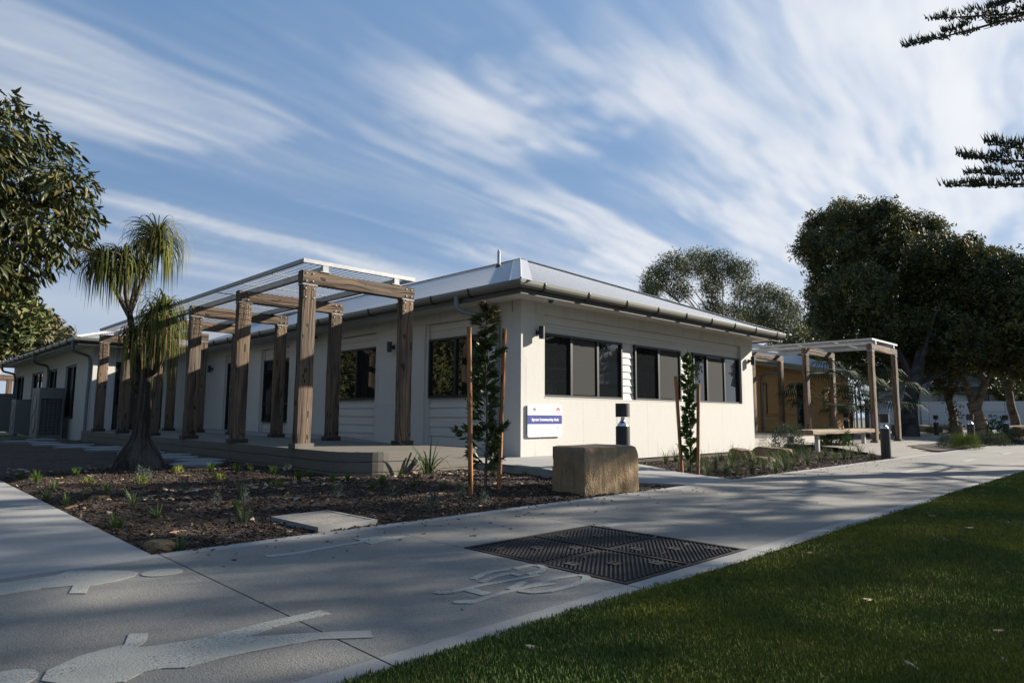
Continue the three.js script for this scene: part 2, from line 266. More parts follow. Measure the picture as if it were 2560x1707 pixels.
const leafMat = (rough, trans = 0.3) => new THREE.MeshPhysicalMaterial({ color: 0xffffff, roughness: rough, transmission: trans, thickness: 0, side: THREE.DoubleSide, specularIntensity: 0.45 });
const mLeafGloss = leafMat(0.42, 0.25), mLeaf = leafMat(0.6, 0.3), mLeafFar = std({ color: 0xffffff, roughness: 0.75, side: THREE.DoubleSide });
const mBlade = new THREE.MeshPhysicalMaterial({ vertexColors: true, roughness: 0.75, specularIntensity: 0.35, transmission: 0.3, thickness: 0, side: THREE.DoubleSide });
const mChip = std({ color: 0xffffff, roughness: 1, side: THREE.DoubleSide });

// instanced scatter: list of {p,q(optional euler),s,c}
function scatter(name, geo, mat, items, parent) {
  const m = new THREE.InstancedMesh(geo, mat, items.length), M = new THREE.Matrix4(), Q = new THREE.Quaternion(), E = new THREE.Euler(), S = new THREE.Vector3(), c = new THREE.Color();
  items.forEach((t, i) => { if (t.q) Q.copy(t.q); else Q.setFromEuler(E.set(...t.e)); if (Array.isArray(t.s)) S.set(...t.s); else S.setScalar(t.s); m.setMatrixAt(i, M.compose(t.p, Q, S)); m.setColorAt(i, c.setRGB(...t.c)); });
  m.name = name; m.castShadow = m.receiveShadow = true; m.userData.kind = 'stuff'; parent.add(m); return m;
}
function leafGeo(len, wid, fold = 0.18, curl = 0.15, n = 4) {       // along +y
  const pos = [], idx = []; for (let i = 0; i <= n; i++) { const t = i / n, w = wid * Math.pow(Math.sin(Math.PI * Math.pow(t, 0.8)), 0.9) / 2 + 0.0006, y = t * len, zc = -curl * len * t * t; pos.push(-w, y, zc + w * fold * 2, 0, y, zc, w, y, zc + w * fold * 2); }
  for (let i = 0; i < n; i++) { const a = i * 3; idx.push(a, a + 1, a + 3, a + 1, a + 4, a + 3, a + 1, a + 2, a + 4, a + 2, a + 5, a + 4); }
  const g = new THREE.BufferGeometry(); g.setAttribute('position', new THREE.Float32BufferAttribute(pos, 3)); g.setIndex(idx); g.computeVertexNormals(); return g;
}
function leafCluster(seed, n, len, wid, spread) {
  const R = rng(seed), gs = []; const base = leafGeo(len, wid, 0.15, 0.2, 2);
  for (let i = 0; i < n; i++) { const g = base.clone().toNonIndexed(); g.rotateX(0.4 + R() * 1.9); g.rotateY(R() * 6.283); g.rotateZ((R() - .5) * 0.8); g.translate((R() - .5) * spread, (R() - .5) * spread, (R() - .5) * spread); gs.push(g); }
  return merge(gs);
}
// crown of leaf clusters in a set of clumps [{c:Vector3, r:[rx,ry,rz]}]
function crown(parent, clumps, geo, mat, per, size, cols, R, shell = 0.45) {
  const it = [], q = new THREE.Quaternion(), e = new THREE.Euler();
  for (const k of clumps) { const kv = 0.75 + 0.55 * R(), n = Math.round(per * k.r[0] * k.r[1]); for (let i = 0; i < n; i++) {
    const u = R() * 2 - 1, a = R() * 6.283, rr = Math.pow(lerp(shell, 1, R()), 0.7) * (0.82 + 0.36 * R()), s = Math.sqrt(1 - u * u);
    const p = new THREE.Vector3(k.c.x + s * Math.cos(a) * rr * k.r[0], k.c.y + u * rr * k.r[1], k.c.z + s * Math.sin(a) * rr * k.r[2]);
    const c = cols[Math.floor(R() * cols.length)], v = (0.75 + R() * 0.5) * kv;
    it.push({ p, e: [R() * 6.283, R() * 6.283, R() * 6.283], s: size * (0.7 + 0.6 * R()), c: c.map(x => x * v) });
  } }
  return scatter('crown', geo, mat, it, parent);
}
function limbs(parent, base, clumps, r0, mat, R, fork = 0.35, lr = 0.36, every = 1) {
  const top = clumps.reduce((a, k) => a.add(k.c), new THREE.Vector3()).multiplyScalar(1 / clumps.length);
  const f = base.clone().lerp(top, fork); f.x = lerp(base.x, top.x, 0.25); f.z = lerp(base.z, top.z, 0.25);
  const mid = base.clone().lerp(f, 0.5).add(new THREE.Vector3((R() - .5) * r0, 0, (R() - .5) * r0));
  part('trunk', tube([base.clone().add(new THREE.Vector3(0, -0.2, 0)), mid, f, f.clone().lerp(top, 0.3)], r0, 10, 16, 0.55), mat, parent);
  for (const k of clumps.filter((_, i) => i % every === 0)) { const m = f.clone().lerp(k.c, 0.5).add(new THREE.Vector3((R() - .5) * .5, 0.1 * k.r[1] + 0.2, (R() - .5) * .5)); part('limb', tube([f.clone().add(new THREE.Vector3(0, -0.2, 0)), m, k.c.clone()], r0 * lr, 6, 10, 0.2), mat, parent); }
}

// ================================================================= GROUND
const PZ0 = -4.73, PZ1 = -2.06;     // shared path: bed edge and lawn edge
const FX = 1.41;                    // side footpath edge
const tint = (x, z) => { const k = 0.86 + 0.28 * fbm(x * 0.7 + 5, z * 0.7 + 3, 4); return [k, k, k * 0.99]; };
struct('ground', sheet(-250, 350, -350, 250, 25, () => -0.16), std({ color: lin(0.06, 0.07, 0.035), roughness: 1 }), 'flat grassy ground reaching to the horizon');
function bedH(x, z) {
  let h = -0.035 + 0.05 * (fbm(x * 1.1 + 2, z * 1.1, 3) - 0.35) + 0.03 * (fbm(x * 5, z * 5 + 3, 3) - 0.5);
  h += 0.075 * sst(-6.2, -7.7, z) * (1 - sst(6.8, 8, x)); h += 0.02 * sst(2, 4, x) * sst(-5.2, -6.5, z);
  const e = Math.min(Math.abs(z - PZ0), Math.abs(x - FX)); if (e < 0.25) h = lerp(Math.min(h, -0.03), h, e / 0.25);
  if (x > 9) h = Math.min(h, -0.02) - 0.03 * sst(-7.4, -8.4, z);
  return h;
}
// ramp slab plan
const slabPts = [[7.98, PZ0 - 0.006], [9.13, PZ0 - 0.006], [9.22, -5.6], [9.3, -6.6], [9.34, -8.455], [8.505, -8.455], [8.505, -9.9], [7.06, -9.9], [7.02, -7.9], [7.13, -7.44], [7.2, -6.59], [7.55, -5.3]];
const slabY = z => lerp(0.004, 0.16, sst(-4.9, -7.3, z));
const inPoly = (pts, x, z) => { let c = false; for (let i = 0, j = pts.length - 1; i < pts.length; j = i++) { const [a, b] = pts[i], [d, e] = pts[j]; if ((b > z) !== (e > z) && x < (d - a) * (z - b) / (e - b) + a) c = !c; } return c; };
const paveEdge = z => lerp(17.25, 19.3, clamp((z - PZ0) / (-7.3 - PZ0), 0, 1.3));
const bed = struct('garden_bed', sheet(FX + 0.004, 21.5, -24.2, PZ0 - 0.004, 0.09, bedH, (x, z) => (x < paveEdge(z) || z < -7.4) && !(x > 8.6 && z < -8.9)), mMulch, 'dark bark mulch garden bed in front of the building');

// shared path in panels between sawn joints
{
  const js = [-9, -2.6, 1.45, 3.02, 4.42, 7.2, 10.2, 13.2, 16.2, 19.2, 22.2, 26.2, 31, 38, 48, 60];
  const root = new THREE.Group(); root.name = 'shared_path'; root.userData = { kind: 'structure', label: 'grey concrete shared path with pale trowelled edges and painted symbols', category: 'path' }; scene.add(root);
  for (let i = 0; i < js.length - 1; i++) {
    const x0 = js[i] + 0.004, x1 = js[i + 1] - 0.004; const grate = i === 3;
    const g = sheet(x0, x1, grate ? PZ0 + 0.12 : PZ0 + 0.12, grate ? -3.56 : PZ1 - 0.13, 0.2, () => 0, null, tint);
    part('concrete_panel', g, mConc, root);
    const gd = []; gd.push(bb(x0, x1, -0.12, -0.004, PZ0, grate ? -3.575 : PZ1, 'x'));
    part('panel_edge', gd, mConcPale, root);
    part('edge_band', [sheet(x0, x1, PZ0 - 0.0, PZ0 + 0.12, 0.12, () => 0), bb(x0, x1, -0.11, 0.0, PZ0 - 0.006, PZ0 - 0.001, 'x')], mEdge, root);
    part('edge_band', [sheet(x0, x1, PZ1 - 0.13, PZ1, 0.13, () => 0), bb(x0, x1, -0.11, 0.0, PZ1 + 0.001, PZ1 + 0.006, 'x')], mEdge, root);
  }
  // markings, sheets 4 mm above
  const mk = (name, pts) => part(name, plate(pts, 0.001, 0.0045), mPaint, root);
  const stroke = (pts, w) => { const gs = []; for (let i = 0; i < pts.length - 1; i++) { const [a, b] = pts[i], [c, d] = pts[i + 1]; const l = Math.hypot(c - a, d - b), nx = -(d - b) / l * w / 2, nz = (c - a) / l * w / 2; gs.push(plate([[a + nx, b + nz], [c + nx, d + nz], [c - nx, d - nz], [a - nx, b - nz]], 0.001 + i * 0.0002, 0.0045 + i * 0.0002)); } for (let i = 1; i < pts.length - 1; i++) { const c = cyl(w / 2, w / 2, 0.0038, pts[i][0], 0.0005, pts[i][1], 12); gs.push(c); } return gs; };
  const ell = (cx, cz, rx, rz, a) => Array.from({ length: 28 }, (_, i) => { const t = i / 28 * 6.283, x = Math.cos(t) * rx, z = Math.sin(t) * rz; return [cx + x * Math.cos(a) - z * Math.sin(a), cz + x * Math.sin(a) + z * Math.cos(a)]; });
  mk('painted_walker', [[1.2, -4.25], [1.16, -4.17], [1.06, -4.12], [0.96, -4.1], [0.93, -4.1], [0.88, -3.94], [0.82, -4.0], [0.87, -4.16], [0.74, -4.2], [0.57, -4.19], [0.2, -4.12], [-0.1, -4.06], [-0.1, -4.2], [0.3, -4.36], [0.61, -4.48], [0.85, -4.48], [0.92, -4.56], [1.01, -4.5], [1.13, -4.39], [1.18, -4.31]]);
  mk('painted_walker_head', ell(1.30, -4.16, 0.105, 0.095, 0.3));
  mk('painted_walker', [[0.51, -2.78], [0.54, -2.87], [0.59, -2.91], [0.66, -2.96], [0.76, -2.98], [0.81, -2.98], [0.86, -3.11], [0.92, -3.07], [0.89, -2.98], [0.83, -2.91], [0.92, -2.88], [1.05, -2.85], [1.18, -2.87], [1.43, -2.88], [1.59, -2.88], [1.6, -2.79], [1.43, -2.8], [1.32, -2.79], [1.2, -2.74], [1.33, -2.66], [1.47, -2.57], [1.6, -2.47], [1.56, -2.39], [1.39, -2.52], [1.13, -2.57], [1.02, -2.58], [0.9, -2.57], [0.84, -2.62], [0.78, -2.63], [0.71, -2.58], [0.6, -2.62]]);
  mk('painted_walker_head', ell(0.42, -2.87, 0.095, 0.10, 0.5));
  const B = { a: [[2.49, -2.84], [2.6, -2.89], [2.69, -2.9], [2.8, -2.87]], b: [[2.83, -2.86], [2.97, -2.86], [3.0, -2.82], [2.99, -2.77], [2.9, -2.71], [2.79, -2.71]], c: [[2.48, -2.76], [2.61, -2.8], [2.74, -2.8], [2.74, -2.72]], d: [[2.18, -2.77], [2.24, -2.71], [2.44, -2.71], [2.64, -2.68], [2.83, -2.66]], e: [[2.13, -2.56], [2.18, -2.5], [2.37, -2.52], [2.58, -2.52], [2.75, -2.47]], f: [[2.59, -2.52], [2.83, -2.54], [2.99, -2.5], [3.0, -2.45], [2.92, -2.4], [2.78, -2.37], [2.61, -2.38], [2.53, -2.42], [2.5, -2.49]], g: [[2.49, -2.55], [2.66, -2.61]], h: [[2.33, -2.69], [2.34, -2.56]] };
  part('painted_bicycle', Object.entries(B).flatMap(([k, p]) => stroke(p, k === 'h' ? 0.07 : k === 'd' || k === 'e' ? 0.038 : 0.042)), mPaint, root);
  part('painted_bicycle_bars', [plate(ell(2.20, -2.735, 0.05, 0.03, 0.6), 0.002, 0.0055), plate(ell(2.16, -2.535, 0.05, 0.03, 0.6), 0.002, 0.0055)], mPaint, root);
  mk('painted_arrow', [[1.92, -4.22], [2.07, -4.17], [2.64, -4.23], [2.64, -4.35], [2.98, -4.17], [2.62, -4.07], [2.63, -4.17], [2.06, -4.11], [1.91, -4.14]]);
  for (const [x0, x1] of [[4.44, 4.62], [8.07, 9.08], [12.3, 13.5], [16.6, 17.7], [20.8, 21.9], [25, 26.1]]) mk('painted_dash', [[x0, -3.46], [x1, -3.46], [x1, -3.37], [x0, -3.37]]);
}
// side footpath
{
  const root = new THREE.Group(); root.name = 'side_footpath'; root.userData = { kind: 'structure', label: 'pale concrete footpath running back beside the mulch bed', category: 'footpath' }; scene.add(root);
  const zs = [PZ0 - 0.008, -7.5, -10.3, -13.1, -16, -19, -22, -25, -30, -36];
  for (let i = 0; i < zs.length - 1; i++) part('concrete_panel', bb(-0.45, FX, -0.11, 0.0, zs[i + 1] + 0.005, zs[i] - 0.003, 'z', i), mConcPale, root);
}
// ramp slab from the path up to the building corner
{
  const g = plate(slabPts, -0.25, 0, 0.006); const p = g.attributes.position;
  const gg = sheet(6.9, 9.5, -9.9, PZ0 - 0.006, 0.1, (x, z) => slabY(z), (x, z) => inPoly(slabPts, x, z));
  for (let i = 0; i < p.count; i++) if (p.getY(i) > -0.1) p.setY(i, p.getY(i) + slabY(p.getZ(i)) - 0.004); g.computeVertexNormals();
  // refine: walls from the plate outline, top from a fine sheet
  struct('entry_slab', [g, gg], mConcPale, 'smooth pale concrete slab rising from the path to the building corner');
}
struct('paved_forecourt', sheet(17, 62, -12.5, PZ0 - 0.006, 0.25, (x, z) => -0.01 + 0.12 * sst(-4.9, -7.2, z), (x, z) => x > paveEdge(z) && !(z < -8.5 && x < 22.8)), mPave, 'exposed aggregate paving beside the timber bench');

// lawn
const lawnH = (x, z) => -0.02 + 0.02 * (fbm(x * 0.5, z * 0.5, 3) - 0.5) + 0.02 * sst(-2.1, -1.6, z);
struct('lawn', sheet(-14, 60, PZ1 + 0.008, 30, 0.4, lawnH), mTurf, 'shaded green lawn along the shared path');
{
  const R = rng(11), it = [];
  const bl = []; for (let i = 0; i < 9; i++) { const l = 0.012 + R() * 0.016, w = 0.0022 + R() * 0.0012, a = R() * 6.283, lean = (R() - 0.3) * 0.018, x = (R() - .5) * 0.03, z = (R() - .5) * 0.03, c = Math.cos(a), s = Math.sin(a); const g = new THREE.BufferGeometry(); g.setAttribute('position', new THREE.Float32BufferAttribute([x - w * c, 0, z - w * s, x + w * c, 0, z + w * s, x + w * .7 * c - s * lean * .45, l * .6, z + w * .7 * s + c * lean * .45, x - w * c, 0, z - w * s, x + w * .7 * c - s * lean * .45, l * .6, z + w * .7 * s + c * lean * .45, x - s * lean, l, z + c * lean], 3)); g.computeVertexNormals(); bl.push(g); }
  const tg = merge(bl);
  const add = (x, z, s) => { const k = sst(0.25, 0.75, fbm(x * 1.1 + 3, z * 1.1, 4)), dry = R() < 0.05 + 0.12 * sst(0.55, 0.75, fbm(x * 0.7 + 50, z * 0.7, 3)); const v = 0.7 + 0.6 * R(); const c = dry ? [0.16 * v, 0.13 * v, 0.05 * v] : [lerp(0.075, 0.19, k) * v, lerp(0.115, 0.19, k) * v, 0.020 * v]; it.push({ p: new THREE.Vector3(x, lawnH(x, z) - 0.004, z), e: [(R() - .5) * .5, R() * 6.283, (R() - .5) * .5], s: s * (0.7 + 0.7 * R()), c }); };
  const inView = (x, z) => { const d = x * fwd.x + z * fwd.z; if (d < 0.9) return false; const q = (x * rt.x + z * rt.z) / d; return Math.abs(q) < 0.86; };
  for (let i = 0; i < 900000 && it.length < 170000; i++) { const d = 1.2 + Math.pow(R(), 1.8) * 20, a = 0.1 + R() * 1.5; const x = d * Math.sin(a), z = -d * Math.cos(a); if (z < PZ1 - 0.0 || z > 2) continue; if (!inView(x, z)) continue; add(x, z, d < 4 ? 1 : d < 9 ? 1.25 : 1.7); }
  for (let i = 0; i < 12000; i++) { const x = 1 + 17 * R(), z = PZ1 + (Math.pow(R(), 2)) * 0.08 - 0.035 * R() * sst(.3, .7, fbm(x * 3, 2, 3)); if (inView(x, z)) add(x, z, 1.2); }
  const m = scatter('lawn_grass', tg, mChip, it, scene); m.userData = { kind: 'stuff', label: 'short green turf grass blades covering the lawn', category: 'grass' };
}
// mulch chips and fallen leaves
{
  const R = rng(21), it = [], lf = [];
  const chip = new THREE.BoxGeometry(0.035, 0.006, 0.009);
  for (let i = 0; i < 60000; i++) { const x = FX + 0.03 + R() * 17, z = PZ0 - 0.02 - Math.pow(R(), 1.3) * 7; if (x > paveEdge(z) - 0.05 || inPoly(slabPts, x, z)) continue; if (z < -8 && x > 4.7) continue; const v = 0.5 + R() * 0.9, t = R(); const c = t < 0.05 ? [0.18, 0.125, 0.075] : [0.042, 0.027, 0.017]; it.push({ p: new THREE.Vector3(x, bedH(x, z) + 0.004 + R() * 0.006, z), e: [(R() - .5) * 0.9, R() * 6.283, (R() - .5) * 0.9], s: 0.5 + R() * 1.1, c: c.map(q => q * v) }); }
  for (let i = 0; i < 420; i++) { const x = FX + 0.2 + R() * 15, z = PZ0 + 0.01 + Math.pow(R(), 3) * 0.9; if (x > 7.9 && x < 9.2) continue; const v = 0.5 + R() * 0.9; it.push({ p: new THREE.Vector3(x, 0.005, z), e: [(R() - .5) * .3, R() * 6.283, (R() - .5) * .3], s: 0.35 + R() * 0.6, c: [0.06 * v, 0.042 * v, 0.028 * v] }); }
  const m = scatter('mulch_chips', chip, mChip, it, scene); m.userData = { kind: 'stuff', label: 'loose dark bark chips over the garden beds', category: 'mulch' };
  const lg = leafGeo(0.11, 0.055, 0.5, -0.25, 4); lg.rotateX(Math.PI / 2);
  for (let i = 0; i < 760; i++) { let x, z; const t = R(); if (t < 0.45) { x = 2 + R() * 4.9; z = -7.9 + 0.75 * (R() - 0.2); if (R() < .3) { x = 1.6 + R() * 3; z = -9.5 - R() * 3; } } else { x = FX + 0.1 + R() * 14.5; z = PZ0 - 0.1 - R() * 3.2; } if (inPoly(slabPts, x, z) || x > paveEdge(z) - 0.1) continue; const v = 0.6 + R() * 0.7, k = R(); const c = k < 0.3 ? [0.42, 0.30, 0.19] : k < 0.6 ? [0.30, 0.18, 0.10] : k < 0.8 ? [0.46, 0.36, 0.26] : [0.20, 0.12, 0.07]; lf.push({ p: new THREE.Vector3(x, bedH(x, z) + 0.012, z), e: [(R() - .5) * 1.0, R() * 6.283, (R() - .5) * 1.0], s: (0.5 + R() * 0.8) * (t < .45 ? 1.3 : 1), c: c.map(q => q * v) }); }
  for (let i = 0; i < 26; i++) { const x = 1.8 + R() * 6, z = -1.9 + R() * 1.6; lf.push({ p: new THREE.Vector3(x, lawnH(x, z) + 0.022, z), e: [(R() - .5) * .6, R() * 6.283, (R() - .5) * .6], s: 0.35 + R() * 0.4, c: [0.36, 0.27, 0.18] }); }
  for (let i = 0; i < 34; i++) { const x = 0.8 + R() * 12, z = -4.6 + R() * 2.4; lf.push({ p: new THREE.Vector3(x, 0.008, z), e: [(R() - .5) * .3, R() * 6.283, (R() - .5) * .3], s: 0.2 + R() * 0.3, c: [0.16, 0.11, 0.07] }); }
  const m2 = scatter('leaf_litter', lg, mChip, lf, scene); m2.userData = { kind: 'stuff', label: 'dry brown fallen leaves scattered on mulch and lawn', category: 'fallen leaves' };
}

// ================================================================= MAIN BUILDING
const XW = 8.515, ZW = -8.46, XR = 17.68, EY = 3.21;
const mainB = thing('community_building', 'cream hip roofed single storey building with dark framed windows and grey metal roof', 'building', [0, 0, 0]);
// facade frames: matrix maps (u, y, out) to world
const facF = new THREE.Matrix4().makeTranslation(0, 0, ZW);                                        // front: u = x, out = +z
const facL = x => new THREE.Matrix4().makeBasis(new THREE.Vector3(0, 0, 1), new THREE.Vector3(0, 1, 0), new THREE.Vector3(-1, 0, 0)).setPosition(x, 0, 0);   // left: u = z, out = -x
const facZ = z => new THREE.Matrix4().makeTranslation(0, 0, z);
const fp = (M, name, gs, mat, parent = mainB) => { const g = merge(Array.isArray(gs) ? gs : [gs]); g.applyMatrix4(M); return part(name, g, mat, parent); };
const TH = 0.22;
const wallBox = (M, name, u0, u1, y0, y1, out = 0, mat = mWall, parent = mainB, th = TH) => fp(M, name, bb(u0, u1, y0, y1, out - th, out), mat, parent);
// lapped weatherboards
function boards(M, u0, u1, y0, y1, n, out, mat, parent = mainB) {
  const h = (y1 - y0) / n; for (let i = 0; i < n; i++) { const a = y0 + i * h, b = a + h - 0.007; const s = new THREE.Shape([new THREE.Vector2(0, a), new THREE.Vector2(0.024, a), new THREE.Vector2(0.022, a + 0.006), new THREE.Vector2(0.003, b), new THREE.Vector2(0, b)]);
    const g = new THREE.ExtrudeGeometry(s, { depth: u1 - u0, bevelEnabled: false }); g.applyMatrix4(new THREE.Matrix4().makeBasis(new THREE.Vector3(0, 0, 1), new THREE.Vector3(0, 1, 0), new THREE.Vector3(-1, 0, 0))); g.translate(0, 0, 0); // x->z, z->-x
    g.applyMatrix4(new THREE.Matrix4().makeScale(-1, 1, 1)); const ix = g.index; g.translate(u0, 0, out); const q = g.index ? g.toNonIndexed() : g; const P = q.attributes.position.array; for (let k = 0; k < P.length; k += 9) for (let c = 0; c < 3; c++) { const t = P[k + c]; P[k + c] = P[k + 3 + c]; P[k + 3 + c] = t; } q.computeVertexNormals(); fp(M, 'weatherboard', q, mat, parent); }
}
function win(M, u0, u1, y0, y1, mull, out, parent = mainB, screens = [], rails = []) {
  const f = 0.045, g = [bb(u0, u1, y0, y0 + f, out - 0.05, out + 0.035), bb(u0, u1, y1 - f, y1, out - 0.05, out + 0.035), bb(u0, u0 + f, y0 + f, y1 - f, out - 0.05, out + 0.034), bb(u1 - f, u1, y0 + f, y1 - f, out - 0.05, out + 0.034)];
  for (const m of mull) g.push(bb(m - 0.032, m + 0.032, y0 + f, y1 - f, out - 0.05, out + 0.03)); for (const r of rails) g.push(bb(u0 + f, u1 - f, r - 0.025, r + 0.025, out - 0.05, out + 0.026));
  const w = fp(M, 'window', g, mFrame, parent); const e = [u0 + f, ...mull, u1 - f];
  for (let i = 0; i < e.length - 1; i++) { const a = e[i] + (i ? 0.03 : 0), b = e[i + 1] - (i < e.length - 2 ? 0.03 : 0); fp(M, 'pane', bb(a, b, y0 + f, y1 - f, out - 0.03, out - 0.012), mGlass, w);
    if (screens.includes(i)) { const s = fp(M, 'insect_screen', bb(a + 0.02, b - 0.02, y0 + f + 0.02, y1 - f - 0.02, out - 0.004, out + 0.004), mScreen, w); } }
  return w;
}
{ // front facade
  const M = facF, u0 = 9.15, u1 = 17.03;
  for (let i = 0; i < 7; i++) { const w = (u1 - u0) / 7; wallBox(M, 'wall_panel', u0 + i * w + (i ? 0.0015 : 0), u0 + (i + 1) * w - (i < 6 ? 0.0015 : 0), 0.0, 1.235); } wallBox(M, 'pilaster', XW, u0, 0, 2.82); wallBox(M, 'pilaster', u1, XR, 0, 2.82);
  wallBox(M, 'frieze', XW - 0.012, XR + 0.012, 2.82, 3.08, 0.012);
  wallBox(M, 'backing', u0, u1, 1.235, 2.82, -0.12, mBoard, mainB, 0.1);
  fp(M, 'sill', bb(u0, u1, 1.235, 1.252, -0.12, 0.006), mBoard);
  const bd = [[9.15, 11.70], [11.70, 12.15], [12.15, 14.06], [14.06, 14.62], [14.62, 17.03]];
  win(M, 9.16, 11.69, 1.255, 2.48, [10.00, 10.84], -0.085, mainB, [1]); win(M, 12.16, 14.05, 1.255, 2.48, [13.10], -0.085, mainB, [1]); win(M, 14.63, 17.02, 1.255, 2.48, [15.3, 16.2], -0.085, mainB, [1]);
  boards(M, 11.70, 12.15, 1.255, 2.48, 8, -0.12, mBoard); boards(M, 14.06, 14.62, 1.255, 2.48, 8, -0.12, mBoard);
  for (const [a, b] of [[2.485, 2.60], [2.606, 2.66], [2.666, 2.818]]) fp(M, 'head_board', bb(u0 + 0.002, u1 - 0.002, a, b, -0.118, -0.10 + (a > 2.65 ? 0.012 : 0)), mBoard);
  fp(M, 'base_flashing', bb(XW + 0.01, XR - 0.01, -0.08, -0.002, -0.2, -0.03), mDark);
  wallBox(facL(XR), 'side_wall', -26, ZW - TH - 0.002, 0, 3.06, 0.0 - 0.0, mWall);     // right end wall (inner face)
}
// left facade of main block, u = z
{
  const M = facL(XW), Y0 = 0.16, T = 2.82, S = [[-11.38, -9.35], [-15.35, -13.25], [-19.52, -17.66], [-22.3, -21.3]]; const piers = [[-9.35, ZW - TH - 0.001], [-13.25, -11.38], [-17.66, -15.35], [-21.3, -19.52], [-24.25, -22.3]];
  for (const [a, b] of piers) wallBox(M, 'pilaster', a, b, 0, T);
  wallBox(M, 'frieze', -24.24, ZW - 0.012 - TH, T, 3.08, 0.012);
  const spec = [[1.26, 2.5, [-10.42], 5], [1.26, 2.5, [-14.2], 5], [0.67, 2.5, [-18.6], 2], [0.39, 2.56, [], 0]];
  S.forEach(([a, b], i) => { const [y0, y1, mu, nb] = spec[i]; wallBox(M, 'backing', a, b, 0, T, -0.13, mBoard, mainB, 0.09); win(M, a + 0.08, b - 0.01, y0, y1, mu, -0.085, mainB, [], i === 2 ? [1.2] : []);
    fp(M, 'reveal_trim', bb(a, a + 0.075, 0.2, T, -0.13, -0.06), mBoard);
    if (nb) boards(M, a + 0.08, b - 0.002, y0 - nb * 0.195 - 0.005, y0 - 0.005, nb, -0.13, mBoard);
    for (const [p, q, o] of [[y1 + 0.005, y1 + 0.17, 0], [y1 + 0.176, T - 0.004, 0.01]]) if (q > p + 0.03) fp(M, 'head_board', bb(a + 0.08, b - 0.002, p, q, -0.128, -0.105 + o), mBoard); });
}
// wing: front wall z=-24.25 and outer wall x=5.15
{
  const Z = -24.25, X = 5.15, M = facZ(Z), N = facL(X);
  wallBox(M, 'wing_pilaster', X, 5.78, 0, 2.56); wallBox(M, 'wing_pilaster', 7.25, XW + TH, 0, 2.56); wallBox(M, 'wing_frieze', X - 0.01, XW + TH - 0.01, 2.56, 3.08, 0.01); wallBox(M, 'wing_backing', 5.78, 7.25, 0, 2.56, -0.12, mBoard, mainB, 0.09);
  win(M, 5.79, 7.24, 0.39, 2.54, [6.5], -0.085);
  const ws = [[-28.18, -26.5], [-31.3, -29.65], [-34.75, -32.44], [-38.8, -36.7]], ps = [[-26.5, Z - TH - 0.001], [-29.65, -28.18], [-32.44, -31.3], [-36.7, -34.75], [-39.6, -38.8]];
  for (const [a, b] of ps) wallBox(N, 'wing_pilaster', a, b, 0, 2.56); wallBox(N, 'wing_frieze', -39.6, Z - TH - 0.012, 2.56, 3.08, 0.01);
  for (const [a, b] of ws) { wallBox(N, 'wing_wall', a, b, 0, 0.7, -0.05); wallBox(N, 'wing_backing', a, b, 0.7, 2.56, -0.14, mBoard, mainB, 0.08); win(N, a + 0.01, b - 0.01, 0.71, 2.55, [(a + b) / 2], -0.1); }
}
// roofs: corrugated planes; eave along u from a to b, slope inward, height limited by hips
function corrugated(A, B, inward, runFn, y0, pitch, mat, name = 'roof_plane') {
  const L = A.distanceTo(B), dir = B.clone().sub(A).normalize(), st = 0.019, n = Math.round(L / st), pos = [], uv = [], nor = [], idx = [];
  const nrm = new THREE.Vector3(-inward.x * pitch, 1, -inward.z * pitch).normalize();
  for (let i = 0; i <= n; i++) { const u = i / n * L, w = Math.sin(u / 0.076 * 6.283) * 0.008, dw = Math.cos(u / 0.076 * 6.283) * 0.008 * 6.283 / 0.076; const run = Math.max(0.001, runFn(u, L));
    for (let k = 0; k < 2; k++) { const r = k ? run : 0, p = A.clone().addScaledVector(dir, u).addScaledVector(inward, r); pos.push(p.x, y0 + r * pitch + w, p.z); uv.push(u, r); const q = nrm.clone().addScaledVector(dir, -dw).normalize(); nor.push(q.x, q.y, q.z); }
    if (i) { const a = (i - 1) * 2; idx.push(a, a + 2, a + 1, a + 1, a + 2, a + 3); } }
  const g = new THREE.BufferGeometry(); g.setAttribute('position', new THREE.Float32BufferAttribute(pos, 3)); g.setAttribute('normal', new THREE.Float32BufferAttribute(nor, 3)); g.setAttribute('uv', new THREE.Float32BufferAttribute(uv, 2)); g.setIndex(idx); return part(name, g, mat, mainB);
}
const V = (x, y, z) => new THREE.Vector3(x, y, z);
